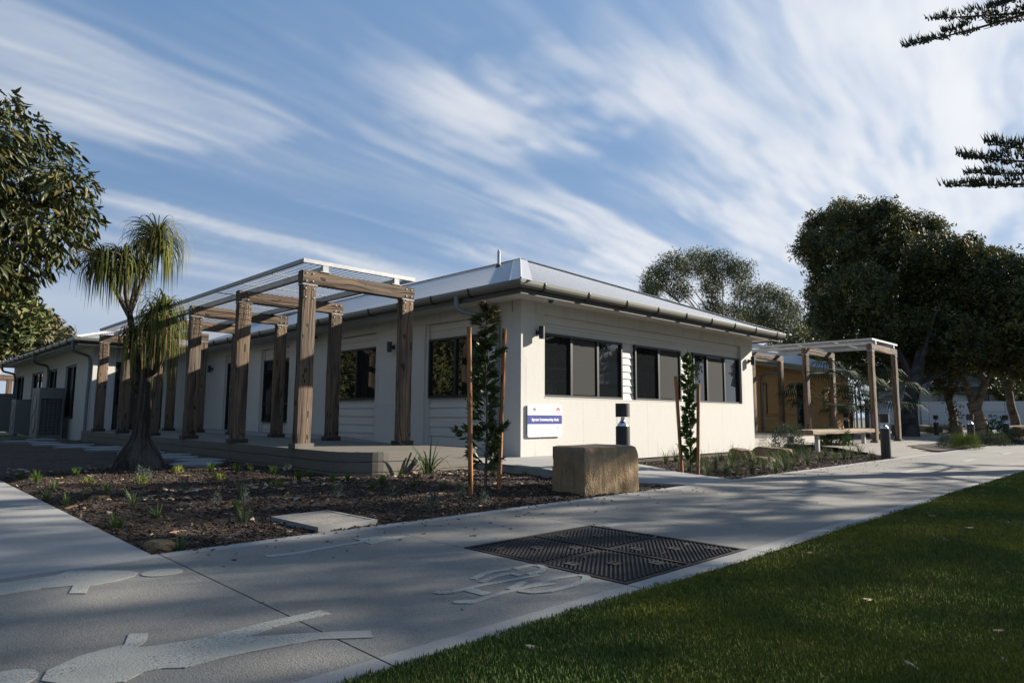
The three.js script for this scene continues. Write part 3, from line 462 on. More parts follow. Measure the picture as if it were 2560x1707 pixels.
{
  const x0 = 7.84, x1 = 18.26, z0 = -7.80, yE = 3.2, pt = 0.403, hw = (x1 - x0) / 2, yR = yE + hw * pt, zi = -23.6;
  corrugated(V(x0, 0, z0), V(x1, 0, z0), V(0, 0, -1), (u, L) => Math.min(u, L - u), yE, pt, mRoof);
  corrugated(V(x0, 0, -40), V(x0, 0, z0), V(1, 0, 0), (u, L) => { const z = -40 + u; return z > zi ? Math.min(hw, L - u) : Math.max(0.001, 0); }, yE, pt, mRoof);
  // behind the inner corner the main plane carries on above the valley
  corrugated(V(x1, 0, z0), V(x1, 0, -40), V(-1, 0, 0), (u) => Math.min(hw, u), yE, pt, mRoof);
  const xm = (x0 + x1) / 2, za = z0 - hw;
  const cap = (a, b, w) => { const d = b.clone().sub(a), L = d.length(); d.normalize(); const s = V(-d.z, 0, d.x).normalize(); const gs = []; for (const q of [-1, 1]) { const e = s.clone().multiplyScalar(q * w); const pts = [a, b, b.clone().add(e), a.clone().add(e)].map(p => p.clone()); pts[0].y += .035; pts[1].y += .035; const drop = 0.03; pts[2].y += .035 - w * pt * 0.707 + drop * .3; pts[3].y += .035 - w * pt * 0.707 + drop * .3; const g = new THREE.BufferGeometry(); const P = q > 0 ? [0, 1, 2, 0, 2, 3] : [0, 2, 1, 0, 3, 2]; g.setAttribute('position', new THREE.Float32BufferAttribute(P.flatMap(i => pts[i].toArray()), 3)); g.computeVertexNormals(); gs.push(g); } gs.push(tube([a.clone().add(V(0, .04, 0)), b.clone().add(V(0, .04, 0))], 0.018, 6, 2)); return part('ridge_cap', gs, mFlash, mainB); };
  cap(V(x0 + .02, yE, z0 - .02), V(xm, yR, za), 0.2); cap(V(x1 - .02, yE, z0 - .02), V(xm, yR, za), 0.13); cap(V(xm, yR, za), V(xm, yR, -32), 0.13);
  // wing roof
  const wx = 4.52, wz0 = -23.61, wz1 = -39.6, wp = 0.31, wh = (wz0 - wz1) / 2;
  corrugated(V(wx, 0, wz0), V(24, 0, wz0), V(0, 0, -1), (u) => Math.min(u, wh), yE, wp, mRoof);
  corrugated(V(wx, 0, wz1), V(wx, 0, wz0), V(1, 0, 0), (u, L) => Math.min(u, L - u), yE, wp, mRoof);
  cap(V(wx, yE, wz0), V(wx + wh, yE + wh * wp, wz0 - wh), 0.15);
  // rear higher roof
  corrugated(V(9.5, 0, -34), V(9.5, 0, -13.6), V(1, 0, 0), (u, L) => Math.min(6.6, L - u), 3.55, 0.405, mRoof); corrugated(V(9.5, 0, -13.6), V(22.7, 0, -13.6), V(0, 0, -1), (u, L) => Math.min(u, L - u), 3.55, 0.405, mRoof); cap(V(9.5, 3.55, -13.6), V(16.1, 6.22, -20.2), 0.16); cap(V(22.7, 3.55, -13.6), V(16.1, 6.22, -20.2), 0.16);
  // vent pipe
  const vp = part('vent_pipe', [cyl(0.045, 0.045, 0.46, 0, 0, 0, 10), cyl(0.055, 0.02, 0.08, 0, 0.46, 0, 10)], mFlash, mainB); const P = onX(1247, 668, 12.1); vp.position.set(12.1, yE + (12.1 - x0) * pt - 0.05, P.z); const bo = part('vent_boot', cyl(0.10, 0.06, 0.09, 0, 0, 0, 12), mDark, vp); bo.position.set(0, 0.03, 0);
  // gutters, fascia, soffit
  const prof = [[0, 0.0], [0.0, -0.11], [0.03, -0.128], [0.075, -0.122], [0.108, -0.095], [0.122, -0.055], [0.125, -0.008], [0.118, 0.004], [0.112, -0.006], [0.112, -0.05], [0.095, -0.09], [0.06, -0.112], [0.015, -0.112], [0.01, 0]].map(([o, y]) => [o, y + EY + 0.0]);
  const path = [[4.58, -39.6], [4.58, -23.67], [7.91, -23.67], [7.91, -7.87], [18.19, -7.87], [18.19, -11.8]];
  part('gutter', sweep(prof.map(([o, y]) => [o, y]), path), mGutter, mainB);
  part('fascia', sweep([[-0.02, 2.99], [-0.002, 2.99], [-0.002, 3.205], [-0.02, 3.205]], path), mFascia, mainB);
  part('soffit', [bb(7.92, XW + .1, 3.035, 3.05, -23.8, -7.9), bb(XW + .1, 18.18, 3.036, 3.05, -8.6, -7.9), bb(XR - .1, 18.18, 3.037, 3.05, -26, -8.6), bb(4.6, 5.3, 3.035, 3.05, -39.6, -23.7), bb(5.3, 7.93, 3.036, 3.05, -24.4, -23.7)], mSoffit, mainB);
  part('ceiling', bb(8.6, XR, 3.06, 3.075, -39, ZW - 0.1), mSoffit, mainB);
  const brk = () => { const pts = [[0.0, -0.16], [0.05, -0.152], [0.10, -0.128], [0.132, -0.085], [0.142, -0.03], [0.14, 0.0]]; const s = new THREE.Shape(); pts.forEach(([o, y], i) => i ? s.lineTo(o, y) : s.moveTo(o, y)); pts.slice().reverse().forEach(([o, y]) => s.lineTo(o - 0.012 * (o > .02 ? 1 : 0), y + 0.012)); const g = new THREE.ExtrudeGeometry(s, { depth: 0.03, bevelEnabled: false }); g.rotateY(-Math.PI / 2); return g; };
  for (const px of [1365, 1475.6, 1570.9, 1649, 1718.8, 1781.4, 1838.5, 1890, 1942.6]) { const p = onZ(px, 760, -7.75); const b = part('gutter_bracket', brk(), mDark, mainB); b.position.set(p.x, EY, -7.87); }
  for (let z = -9.1; z > -23; z -= 1.12) { const b = part('gutter_bracket', brk(), mDark, mainB); b.rotation.y = -Math.PI / 2; b.position.set(7.91, EY, z); }
  for (let z = -24.6; z > -39; z -= 1.12) { const b = part('gutter_bracket', brk(), mDark, mainB); b.rotation.y = -Math.PI / 2; b.position.set(4.58, EY, z); }
  // downpipes: out from the gutter, back to the wall, down
  const dp = (pts, yb) => part('downpipe', tube(pts, 0.047, 10, 40), mPipe, mainB);
  const zD = -9.02; dp([[7.84, 3.12, -9.5], [7.84, 2.95, -9.5], [7.86, 2.86, -9.45], [8.0, 2.80, -9.33], [8.3, 2.76, -9.1], [8.40, 2.72, zD], [8.44, 2.62, zD], [8.44, 1.5, zD], [8.44, 0.17, zD]]);
  dp([[8.42, 3.1, -24.0], [8.42, 2.5, -24.1], [8.42, 1.5, -24.1], [8.42, 0.3, -24.1]]);
  for (const z of [-24.35, -30.9, -38.7]) dp([[4.52, 3.12, z + .35], [4.52, 2.92, z + .35], [4.56, 2.82, z + .3], [4.85, 2.74, z + .1], [5.02, 2.70, z], [5.07, 2.58, z], [5.07, 1.3, z], [5.07, 0.0, z]]);
}
// ---------------------------------------------------------------- wall lights, sign, exit sign, camera dome
function wallLight(pos, turn, label) {
  const t = thing('wall_light', label, 'wall light', pos, turn, 'dark cylinder wall lights on the buildings');
  part('bracket', [bx(0.06, 0.06, 0.07, 0, 0, 0.035), bx(0.075, 0.10, 0.008, 0, 0, 0.006)], mDark, t); part('housing', [cyl(0.055, 0.055, 0.23, 0, -0.115, 0.12, 20), cyl(0.05, 0.05, 0.004, 0, 0.115, 0.12, 20)], mDark, t); return t;
}
wallLight([8.94, 2.44, ZW + 0.002], 0, 'black cylinder wall light beside the building corner above the sign');
wallLight([17.47, 2.44, ZW + 0.002], 0, 'black cylinder wall light at the far end of the sunlit front wall');
wallLight([XW - 0.002, 2.42, -12.52], -Math.PI / 2, 'black cylinder wall light between two windows on the shaded wall');
wallLight([XW - 0.002, 2.42, -23.35], -Math.PI / 2, 'black cylinder wall light beside the dark door on the shaded wall');
{
  const w = 1024, h = 654, c = document.createElement('canvas'); c.width = w; c.height = h; const x = c.getContext('2d');
  x.fillStyle = '#dcdbd7'; x.fillRect(0, 0, w, h); x.fillStyle = '#26327f'; x.fillRect(0, 218, w, 180);
  x.fillStyle = '#ffffff'; x.font = 'bold 74px sans-serif'; x.textAlign = 'center'; x.textBaseline = 'middle'; x.fillText('Byron Community Hub', w / 2 + 8, 308);
  x.fillStyle = '#777777'; x.font = '30px sans-serif'; ['Jointly funded by the', 'Australian and NSW Governments', 'and Byron Shire Council'].forEach((s, i) => x.fillText(s, w / 2 + 6, 474 + i * 36));
  // shield with two supporters
  x.fillStyle = '#333333'; x.beginPath(); x.ellipse(196, 100, 17, 22, 0, 0, 7); x.fill(); for (const s of [-1, 1]) { x.beginPath(); x.moveTo(196 + s * 24, 132); x.quadraticCurveTo(196 + s * 62, 104, 196 + s * 34, 62); x.quadraticCurveTo(196 + s * 26, 92, 196 + s * 20, 118); x.fill(); }
  x.fillStyle = '#999999'; x.beginPath(); x.ellipse(196, 140, 44, 9, 0, 0, 7); x.fill(); x.fillStyle = '#333333'; x.fillRect(186, 60, 20, 10); x.font = '22px serif'; x.fillText('Australian Government', 200, 178);
  // red flower mark
  x.fillStyle = '#d4273a'; for (let i = 0; i < 9; i++) { const a = -Math.PI / 2 + (i - 4) * 0.42; x.save(); x.translate(905, 112); x.rotate(a + Math.PI / 2); x.beginPath(); x.ellipse(0, -34, 10, 26, 0, 0, 7); x.fill(); x.restore(); }
  x.fillStyle = '#ffffff'; x.fillRect(902, 70, 5, 44); x.fillStyle = '#5a5f6e'; x.font = 'bold 40px sans-serif'; x.fillText('NSW', 905, 158); x.font = '17px sans-serif'; x.fillText('GOVERNMENT', 905, 188);
  // grey triangle mark
  x.fillStyle = '#9a9a9a'; for (let i = 0; i < 4; i++) { x.beginPath(); x.moveTo(876 + i * 16, 436 + i * 9); x.lineTo(888 + i * 16, 443 + i * 9); x.lineTo(888 + i * 16, 497 - i * 9); x.lineTo(876 + i * 16, 504 - i * 9); x.fill(); }
  x.font = 'bold 24px sans-serif'; x.textAlign = 'left'; x.fillText('BYRON', 874, 532); x.font = '20px sans-serif'; x.fillText('SHIRE', 874, 558); x.fillText('COUNCIL', 874, 582);
  x.fillStyle = '#555'; for (const [a, b] of [[30, 30], [994, 30], [30, 624], [994, 624]]) { x.beginPath(); x.arc(a, b, 6, 0, 7); x.fill(); }
  const tx = new THREE.CanvasTexture(c); tx.colorSpace = THREE.SRGBColorSpace; tx.magFilter = THREE.LinearFilter;
  const sw = 0.94, shh = 0.6, r = 0.045, s = new THREE.Shape(); s.moveTo(r, 0); s.lineTo(sw - r, 0); s.absarc(sw - r, r, r, -Math.PI / 2, 0); s.lineTo(sw, shh - r); s.absarc(sw - r, shh - r, r, 0, Math.PI / 2); s.lineTo(r, shh); s.absarc(r, shh - r, r, Math.PI / 2, Math.PI); s.lineTo(0, r); s.absarc(r, r, r, Math.PI, 1.5 * Math.PI);
  const t = thing('building_sign', 'white sign with a blue middle band and building name beside the wall corner', 'sign', [8.655, 0.512, ZW]);
  const pg = new THREE.ExtrudeGeometry(s, { depth: 0.006, bevelEnabled: false, curveSegments: 8 }); pg.translate(0, 0, 0.030); part('panel', pg, std({ color: lin(0.75, 0.75, 0.74), roughness: 0.5 }), t);
  const fg = new THREE.ShapeGeometry(s, 8); const uv = fg.attributes.uv, p = fg.attributes.position; for (let i = 0; i < p.count; i++) uv.setXY(i, p.getX(i) / sw, p.getY(i) / shh); fg.translate(0, 0, 0.038); part('printed_face', fg, std({ map: tx, roughness: 0.45 }), t);
  for (const [a, b] of [[.06, .06], [sw - .06, .06], [.06, shh - .06], [sw - .06, shh - .06]]) part('standoff', new THREE.CylinderGeometry(0.01, 0.01, 0.03, 8).rotateX(Math.PI / 2).translate(a, b, 0.0155), mGalv, t);
}
{
  const c = document.createElement('canvas'); c.width = 256; c.height = 128; const x = c.getContext('2d'); x.fillStyle = '#cfd6cf'; x.fillRect(0, 0, 256, 128); x.fillStyle = '#1f8a55'; x.fillRect(14, 12, 118, 104); x.fillStyle = '#e8f2ea'; x.fillRect(84, 26, 36, 80); x.beginPath(); x.arc(58, 36, 9, 0, 7); x.fill(); x.lineWidth = 10; x.strokeStyle = '#e8f2ea'; x.beginPath(); x.moveTo(58, 48); x.lineTo(52, 78); x.lineTo(70, 104); x.moveTo(52, 78); x.lineTo(32, 100); x.moveTo(30, 62); x.lineTo(56, 54); x.lineTo(78, 66); x.stroke();
  const tx = new THREE.CanvasTexture(c); tx.colorSpace = THREE.SRGBColorSpace; tx.magFilter = THREE.LinearFilter;
  const t = thing('exit_sign', 'green running man exit sign hung under the eave behind the pergola', 'exit sign', [8.22, 2.62, -16.05], 0);
  part('housing', bx(0.46, 0.07, 0.09, 0, 0.30, 0), mDark, t); part('sign_plate', bx(0.40, 0.24, 0.012, 0, 0.14, 0), std({ color: lin(.5, .55, .5), roughness: .4 }), t); const f = part('printed_face', new THREE.PlaneGeometry(0.40, 0.24), std({ map: tx, roughness: 0.4 }), t); f.position.set(0, 0.14, 0.0085); for (const s of [-.15, .15]) part('hanger', bx(0.012, 0.08, 0.012, s, 0.375, 0), mDark, t);
}
{ const t = thing('security_camera', 'small dome camera under the eave near the building corner', 'camera', [8.95, 3.035, -8.12]); part('base', cyl(0.06, 0.06, 0.02, 0, -0.02, 0, 20), std({ color: lin(.6, .6, .62), roughness: .4 }), t); part('dome', new THREE.SphereGeometry(0.05, 20, 10, 0, 6.283, Math.PI / 2, Math.PI / 2).translate(0, -0.02, 0), new THREE.MeshPhysicalMaterial({ color: lin(0.02, 0.03, 0.10), roughness: 0.08 }), t); }

// ================================================================= DECK
const DY = 0.385;
{
  const t = thing('timber_deck', 'grey brown board deck with rounded corner under the long pergola', 'deck');
  const X0 = 4.75, ZF = -7.95, r = 0.62; const arc = Array.from({ length: 13 }, (_, i) => { const a = i / 12 * Math.PI / 2; return [X0 + r - Math.cos(a) * r, ZF - r + Math.sin(a) * r]; });
  const posts = [-9.6, -12.03, -14.48, -16.9, -19.35, -21.8];
  for (let k = 0; k < 3; k++) { const y1 = DY - k * 0.143, y0 = y1 - 0.135; const pf = [[-0.02, y0], [-0.003, y0], [0, y0 + .003], [0, y1 - .003], [-0.003, y1], [-0.02, y1]];
    const zs = [-23.2, ...posts.slice().reverse()]; for (let i = 0; i < zs.length - 1; i++) part('fascia_board', sweep(pf, [[X0, zs[i] + 0.004], [X0, zs[i + 1] - 0.004]]), mDeck, t);
    part('fascia_board', sweep(pf, [[X0, posts[0] + 0.004], ...arc, [7.0, ZF]]), mDeck, t);
  }
  // deck boards run across, ends trimmed to the rounded corner
  const bw = 0.137, st = 0.141; let i = 0; for (let z = ZF - 0.075; z > -23.15; z -= st, i++) { let x0 = X0 + 0.022; if (z > ZF - r) { const dz = z + bw / 2 - (ZF - r); x0 = X0 + r - Math.sqrt(Math.max(0.01, (r - 0.022) ** 2 - Math.max(0, dz) ** 2)); } part('deck_board', bb(x0, 7.0, DY - 0.022, DY, z - bw / 2, z + bw / 2, 'x', i * 0.3), mDeck, t); }
  part('joist_frame', bb(X0 + 0.1, 6.9, 0.0, DY - 0.03, -23.1, -8.65), mDeck, t);
  part('ramp', sheet(7.0, 8.505, -24.2, -9.9, 0.2, (x, z) => lerp(0.16, DY, sst(-9.9, -15.5, z))), mConcPale, t);
}
// ================================================================= PERGOLAS
function pergola(label, x0, x1, zs, yBase, yBeam, depth, seed, over, baseFn) {
  const t = thing('timber_pergola', label, 'pergola', [0, 0, 0]); const pw = 0.25, pd = 0.165, bh = 0.22;
  zs.forEach((z, i) => {
    for (const s of [0, 1]) { const yb = baseFn(i, s), x = s ? x1 - pw / 2 : x0 + pw / 2, h = yBeam - 0.012 - yb; const p = part('post', timber(pw, h, pd, 'y', seed + i * 3 + s), mTimber[(i + s + seed) % 2], t); p.position.set(x, yb + h / 2, z - pd / 2);
      const f = part('post_shoe', bx(pw + 0.06, 0.075, pd + 0.06), i || s ? mDark : mDeck, p); f.position.set(0, -h / 2 + 0.0375, 0);
      const plt = part('galvanised_plate', bx(pw + 0.004, 0.014, pd + 0.004), mGalv, p); plt.position.set(0, h / 2 + 0.005, 0);
      if (i < 4) { const bg = []; for (const [a, b] of [[-.07, -.06], [.07, -.06], [-.07, -.2], [.07, -.2]]) bg.push(new THREE.CylinderGeometry(0.011, 0.013, 0.012, 8).rotateX(Math.PI / 2).translate(a, h / 2 + b, pd / 2 + 0.006)); for (const g of bg) part('bolt', g, mGalv, p); if (s === 0) part('bolt_hole', new THREE.CylinderGeometry(0.016, 0.016, 0.02, 10).rotateX(Math.PI / 2).translate(0, h / 2 - 0.62, pd / 2 - 0.006), mDark, p); } }
    const w = x1 - x0, b = part('beam', timber(w, bh, pd, 'x', seed + 50 + i, 0.008), mTimber[(i + seed) % 2], t); b.position.set((x0 + x1) / 2, yBeam + bh / 2, z - pd / 2);
    if (i < 4) for (const s of [-1, 1]) for (const [a, c] of [[.06, .06], [.17, .06], [.06, -.06], [.17, -.06]]) part('bolt', new THREE.CylinderGeometry(0.011, 0.013, 0.012, 8).rotateX(Math.PI / 2).translate(s * (w / 2 - a), c, pd / 2 + 0.008), mGalv, b);
  });
  const yb = yBeam + bh, zA = zs[0] + over, zB = zs[zs.length - 1] - 0.16 - over, xa = x0 + 0.38, xb = x1 - 0.38;
  for (const x of [xa, xb]) part('support_rail', bb(x - 0.04, x + 0.04, yb + 0.004, yb + 0.10, zB + 0.1, zA - 0.07, 'z', x), mGalv, t);
  for (const x of [xa, xb]) part('stub', [bb(x - 0.05, x + 0.05, yb + 0.012, yb + 0.115, zA - 0.065, zA - 0.004), bb(x - 0.09, x + 0.09, yb + 0.002, yb + 0.011, zA - 0.12, zA - 0.004)], mGalv, t);
  const r0 = yb + 0.112, r1 = yb + 0.175; part('frame_rail', bb(x0 - 0.005, x1 + 0.005, r0, r1, zA - 0.05, zA, 'x'), mGalv, t); part('frame_rail', bb(x0 - 0.005, x1 + 0.005, r0, r1, zB, zB + 0.05, 'x'), mGalv, t); for (const x of [x0 - 0.005, x1 - 0.045]) part('frame_rail', bb(x, x + 0.05, r0 + 0.001, r1 - 0.001, zB + 0.05, zA - 0.05, 'z', x), mGalv, t);
  for (let z = zA - 1.2; z > zB + 0.5; z -= 1.22) part('cross_bar', bb(x0 + 0.04, x1 - 0.04, r0 - 0.012, r0 - 0.002, z - 0.02, z + 0.02, 'x'), mGalv, t);
  const wg = []; for (let x = x0 + 0.09; x < x1 - 0.04; x += 0.1) wg.push(bb(x - 0.0028, x + 0.0028, r0 + 0.004, r0 + 0.0096, zB + 0.02, zA - 0.02)); for (let z = zA - 0.1; z > zB; z -= 0.1) wg.push(bb(x0 + 0.02, x1 - 0.02, r0 + 0.0098, r0 + 0.0154, z - 0.0028, z + 0.0028));
  part('wire_mesh', wg, mWire, t).userData.kind = 'stuff';
  return t;
}
pergola('long pergola of thick weathered timber posts and wire mesh roof over the grey deck', 4.75, 6.87, [-9.51, -11.95, -14.4, -16.84, -19.29, -21.73], DY, 2.93, 0, 1, 0.01, () => DY);
pergola('shorter timber pergola with bright steel frame beside the yellow wall and bench', 23.24, 25.9, [-7.06, -9.16, -11.1], 0.1, 3.08, 0, 2, 0.02, (i) => i === 0 ? 0.1 : i === 1 ? 0.11 : 0.12);
{ // timber frame past the far end of the wing
  const t = thing('garden_pergola', 'far timber posts and beam past the end of the shaded wing', 'pergola', [4.4, 0, -42]);
  for (const x of [-1.2, 0.9]) { const p = part('post', timber(0.25, 2.6, 0.18, 'y', 31 + x), mTimber[1], t); p.position.set(x, 1.25, 0); } const b = part('beam', timber(3.2, 0.25, 0.18, 'x', 37), mTimber[0], t); b.position.set(-0.1, 2.68, 0); const c = part('beam', timber(3.2, 0.22, 0.18, 'x', 39), mTimber[0], t); c.position.set(-0.1, 2.68, -2); 
}

// ================================================================= YELLOW BUILDING
const yB = thing('yellow_building', 'yellow weatherboard building with grey hip roof behind the short pergola', 'building');
{
  const Z = -12.6, M = facZ(Z), xL = 17.72, xE = 37.4; const X = (px, py = 1000) => onZ(px, py, Z).x; const xw = X(2136);
  const ops = [[X(1909.5), X(1919.5), 1.02, 2.35, 'w'], [X(1993), X(2012), 0.32, 2.5, 'd'], [X(2060), X(2085), 1.0, 2.3, 'w']];
  const rows = 17, y0 = 0.0, y1 = 2.62, h = (y1 - y0) / rows; fp(M, 'sheathing', bb(xL, xE, 0, 3.05, -0.25, -0.03), mYellow, yB);
  for (let i = 0; i < rows; i++) { const a = y0 + i * h, b = a + h; let segs = [[xL, xw]]; for (const [o0, o1, p0, p1] of ops) if (b > p0 && a < p1) segs = segs.flatMap(([s0, s1]) => o0 > s0 && o1 < s1 ? [[s0, o0], [o1, s1]] : [[s0, s1]]); for (const [s0, s1] of segs) boards(M, s0, s1, a, b, 1, -0.03, mYellow, yB); boards(M, xw, xE, a, b, 1, -0.03, mBoard, yB); }
  fp(M, 'dado_rail', bb(xL, ops[1][0], 1.0, 1.05, -0.02, 0.012), mYellow, yB); fp(M, 'dado_rail', bb(ops[1][1], xw, 1.0, 1.05, -0.02, 0.012), mYellow, yB);
  fp(M, 'frieze', bb(xL, xE, 2.62, 3.06, -0.03, 0.0), mYellow, yB); for (const o of ops) { if (o[4] === 'w') win(M, o[0], o[1], o[2], o[3], [], -0.03, yB); else { const d = fp(M, 'door', bb(o[0], o[1], o[2], o[3], -0.06, -0.02), mFrame, yB); fp(M, 'door_glass', bb(o[0] + .1, o[1] - .1, o[2] + .2, o[3] - .12, -0.03, -0.012), mGlass, d); } }
  const bak = mainB; const rp = (a, b, c, d, e, f) => { const m = corrugated(a, b, c, d, e, f, mRoof); yB.add(m); };
  const ez = -11.95, hw = 5.2; rp(V(17.4, 0, ez), V(38.1, 0, ez), V(0, 0, -1), (u, L) => Math.min(hw, L - u), 3.2, 0.40); rp(V(38.1, 0, ez), V(38.1, 0, ez - 10.4), V(-1, 0, 0), (u, L) => Math.min(u, L - u), 3.2, 0.40);
  const prof = [[0, 0.0], [0.0, -0.11], [0.03, -0.128], [0.075, -0.122], [0.108, -0.095], [0.122, -0.055], [0.125, -0.008], [0.112, 0.0], [0.01, 0]].map(([o, y]) => [o, y + EY]); const path = [[17.7, -12.02], [38.03, -12.02], [38.03, -22]].reverse(); part('gutter', sweep(prof, path.slice().reverse()), mGutter, yB);
  part('soffit', [bb(17.7, 38.0, 3.03, 3.045, -12.7, -12.02)], mSoffit, yB);
  const dp = (x) => part('downpipe', tube([[x + .5, 3.12, -12.0], [x + .5, 2.9, -12.0], [x + .4, 2.78, -12.1], [x + .1, 2.7, -12.4], [x, 2.6, -12.54], [x, 1.4, -12.54], [x, 0.2, -12.54]], 0.05, 8, 36), mPipe, yB); dp(X(1905)); dp(X(2138)); dp(X(2149));
  wallLight([X(1976), 2.3, Z + 0.004], 0, 'black cylinder wall light on the yellow weatherboard wall');
}
{ // deck in front of the yellow wall
  const t = thing('front_deck', 'low pale boarded deck in front of the yellow wall', 'deck'); for (let k = 0; k < 2; k++) part('fascia_board', bb(17.72, 22.6, 0.16 - k * 0.145, 0.30 - k * 0.145, -8.62, -8.6, 'x', k), std({ color: lin(0.40, 0.37, 0.33), roughness: 0.8 }), t);
  for (let z = -8.60, i = 0; z > -12.4; z -= 0.142, i++) part('deck_board', bb(17.72, z < -9.8 ? 29 : 22.6, 0.302, 0.322, z - 0.138, z, 'x', i), mDeck, t); part('joist_frame', bb(17.8, 22.5, -0.05, 0.29, -12.4, -8.7), mDeck, t);
}

// ================================================================= BENCH, BOLLARDS, BLOCK, COVERS
{
  const t = thing('timber_bench', 'long bench of one thick pale timber beam on steel legs', 'bench', [20.2, 0, -7.2]); const s = part('seat', timber(4.85, 0.13, 0.58, 'x', 61, 0.008), wBench, t); s.position.set(0, 0.505, 0);
  for (const x of [-1.65, 0.45, 2.0]) part('leg', [bx(0.10, 0.47, 0.10, x, 0.195, 0.08), bx(0.34, 0.012, 0.5, x, 0.434, 0)], mGalv, t);
}
function bollard(pos, label) {
  const t = thing('bollard_light', label, 'bollard light', pos, 0, 'black cylinder bollard lights along the path'); const r = 0.105;
  part('body', [cyl(r, r, 0.70, 0, -0.05, 0, 32), cyl(r - .012, r - .012, 0.006, 0, 0.65, 0, 32)], mDark, t); part('cap', [cyl(r, r, 0.20, 0, 0.79, 0, 32)], mDark, t);
  part('lens', new THREE.CylinderGeometry(r - .006, r - .006, 0.13, 32, 1, true).translate(0, 0.723, 0), new THREE.MeshPhysicalMaterial({ color: 0xffffff, transmission: 1, thickness: 0, roughness: 0.03, side: THREE.DoubleSide }), t);
  const pf = [[0.085, 0], [0.075, 0.03], [0.045, 0.06], [0.03, 0.09], [0.028, 0.13]].map(p => new THREE.Vector2(...p)); part('reflector', new THREE.LatheGeometry(pf, 24).translate(0, 0.657, 0), std({ color: lin(.6, .6, .62), metalness: 0.9, roughness: 0.2 }), t); return t;
}
{ const p = onZ(1557, 1050, -5.9); bollard([p.x, 0.1, -5.9], 'black bollard light standing behind the sandstone block'); }
bollard([16.88, 0, -4.95], 'black bollard light at the mulch corner beside the timber bench');
{ const p = onY(2343.6, 1091, 0.05), q = onY(2431, 1110, 0.05), s = onY(2519, 1100, 0.05), r2 = onY(2118, 1082, 0.1); bollard([p.x, 0.05, p.z], 'black bollard light in front of the white panel wall by a leafy trunk'); bollard([q.x, 0.05, q.z], 'black bollard light among low shrubs in front of the forked trunk'); bollard([s.x, 0.05, s.z], 'black bollard light beside a small shiny leaved shrub at the path edge'); bollard([r2.x * .8, 0.11, r2.z * .8], 'black bollard light under the short pergola beside the fan palms'); }
{ // sandstone block: worn subdivided box
  const w = 0.93, h = 0.62, d = 0.60, g = bx(w, h, d, 0, 0, 0, 'y', 3, [26, 18, 16]), p = g.attributes.position;
  for (let i = 0; i < p.count; i++) { let x = p.getX(i), y = p.getY(i), z = p.getZ(i); const ex = Math.abs(x) / (w / 2), ey = Math.abs(y) / (h / 2), ez = Math.abs(z) / (d / 2); const s = [ex, ey, ez].sort((a, b) => b - a); const edge = s[1] > 0.9 ? (s[1] - 0.9) * 0.09 : 0; const right = x > 0 && y > 0 ? 0.06 * Math.pow(clamp(ex * ey), 5) : 0; const n = (fbm(x * 5 + z * 3 + 4, y * 5 + z * 2, 4) - 0.5) * 0.03 + (Math.abs(z) > d / 2 - .001 ? (fbm(x * 22, y * 4, 3) - 0.5) * 0.016 : 0); x += Math.sign(x) * (n * ex - edge - right); y += Math.sign(y) * ((fbm(x * 4, z * 4 + 8, 3) - .5) * 0.02 * ey - edge); z += Math.sign(z) * (n * ez - edge); p.setXYZ(i, x, y, z); }
  g.computeVertexNormals(); solo('sandstone_block', g, mStone, 'rough sandstone block seat at the path edge before the ramp', 'stone block', [6.62, 0.225, -5.25], -0.14);
}
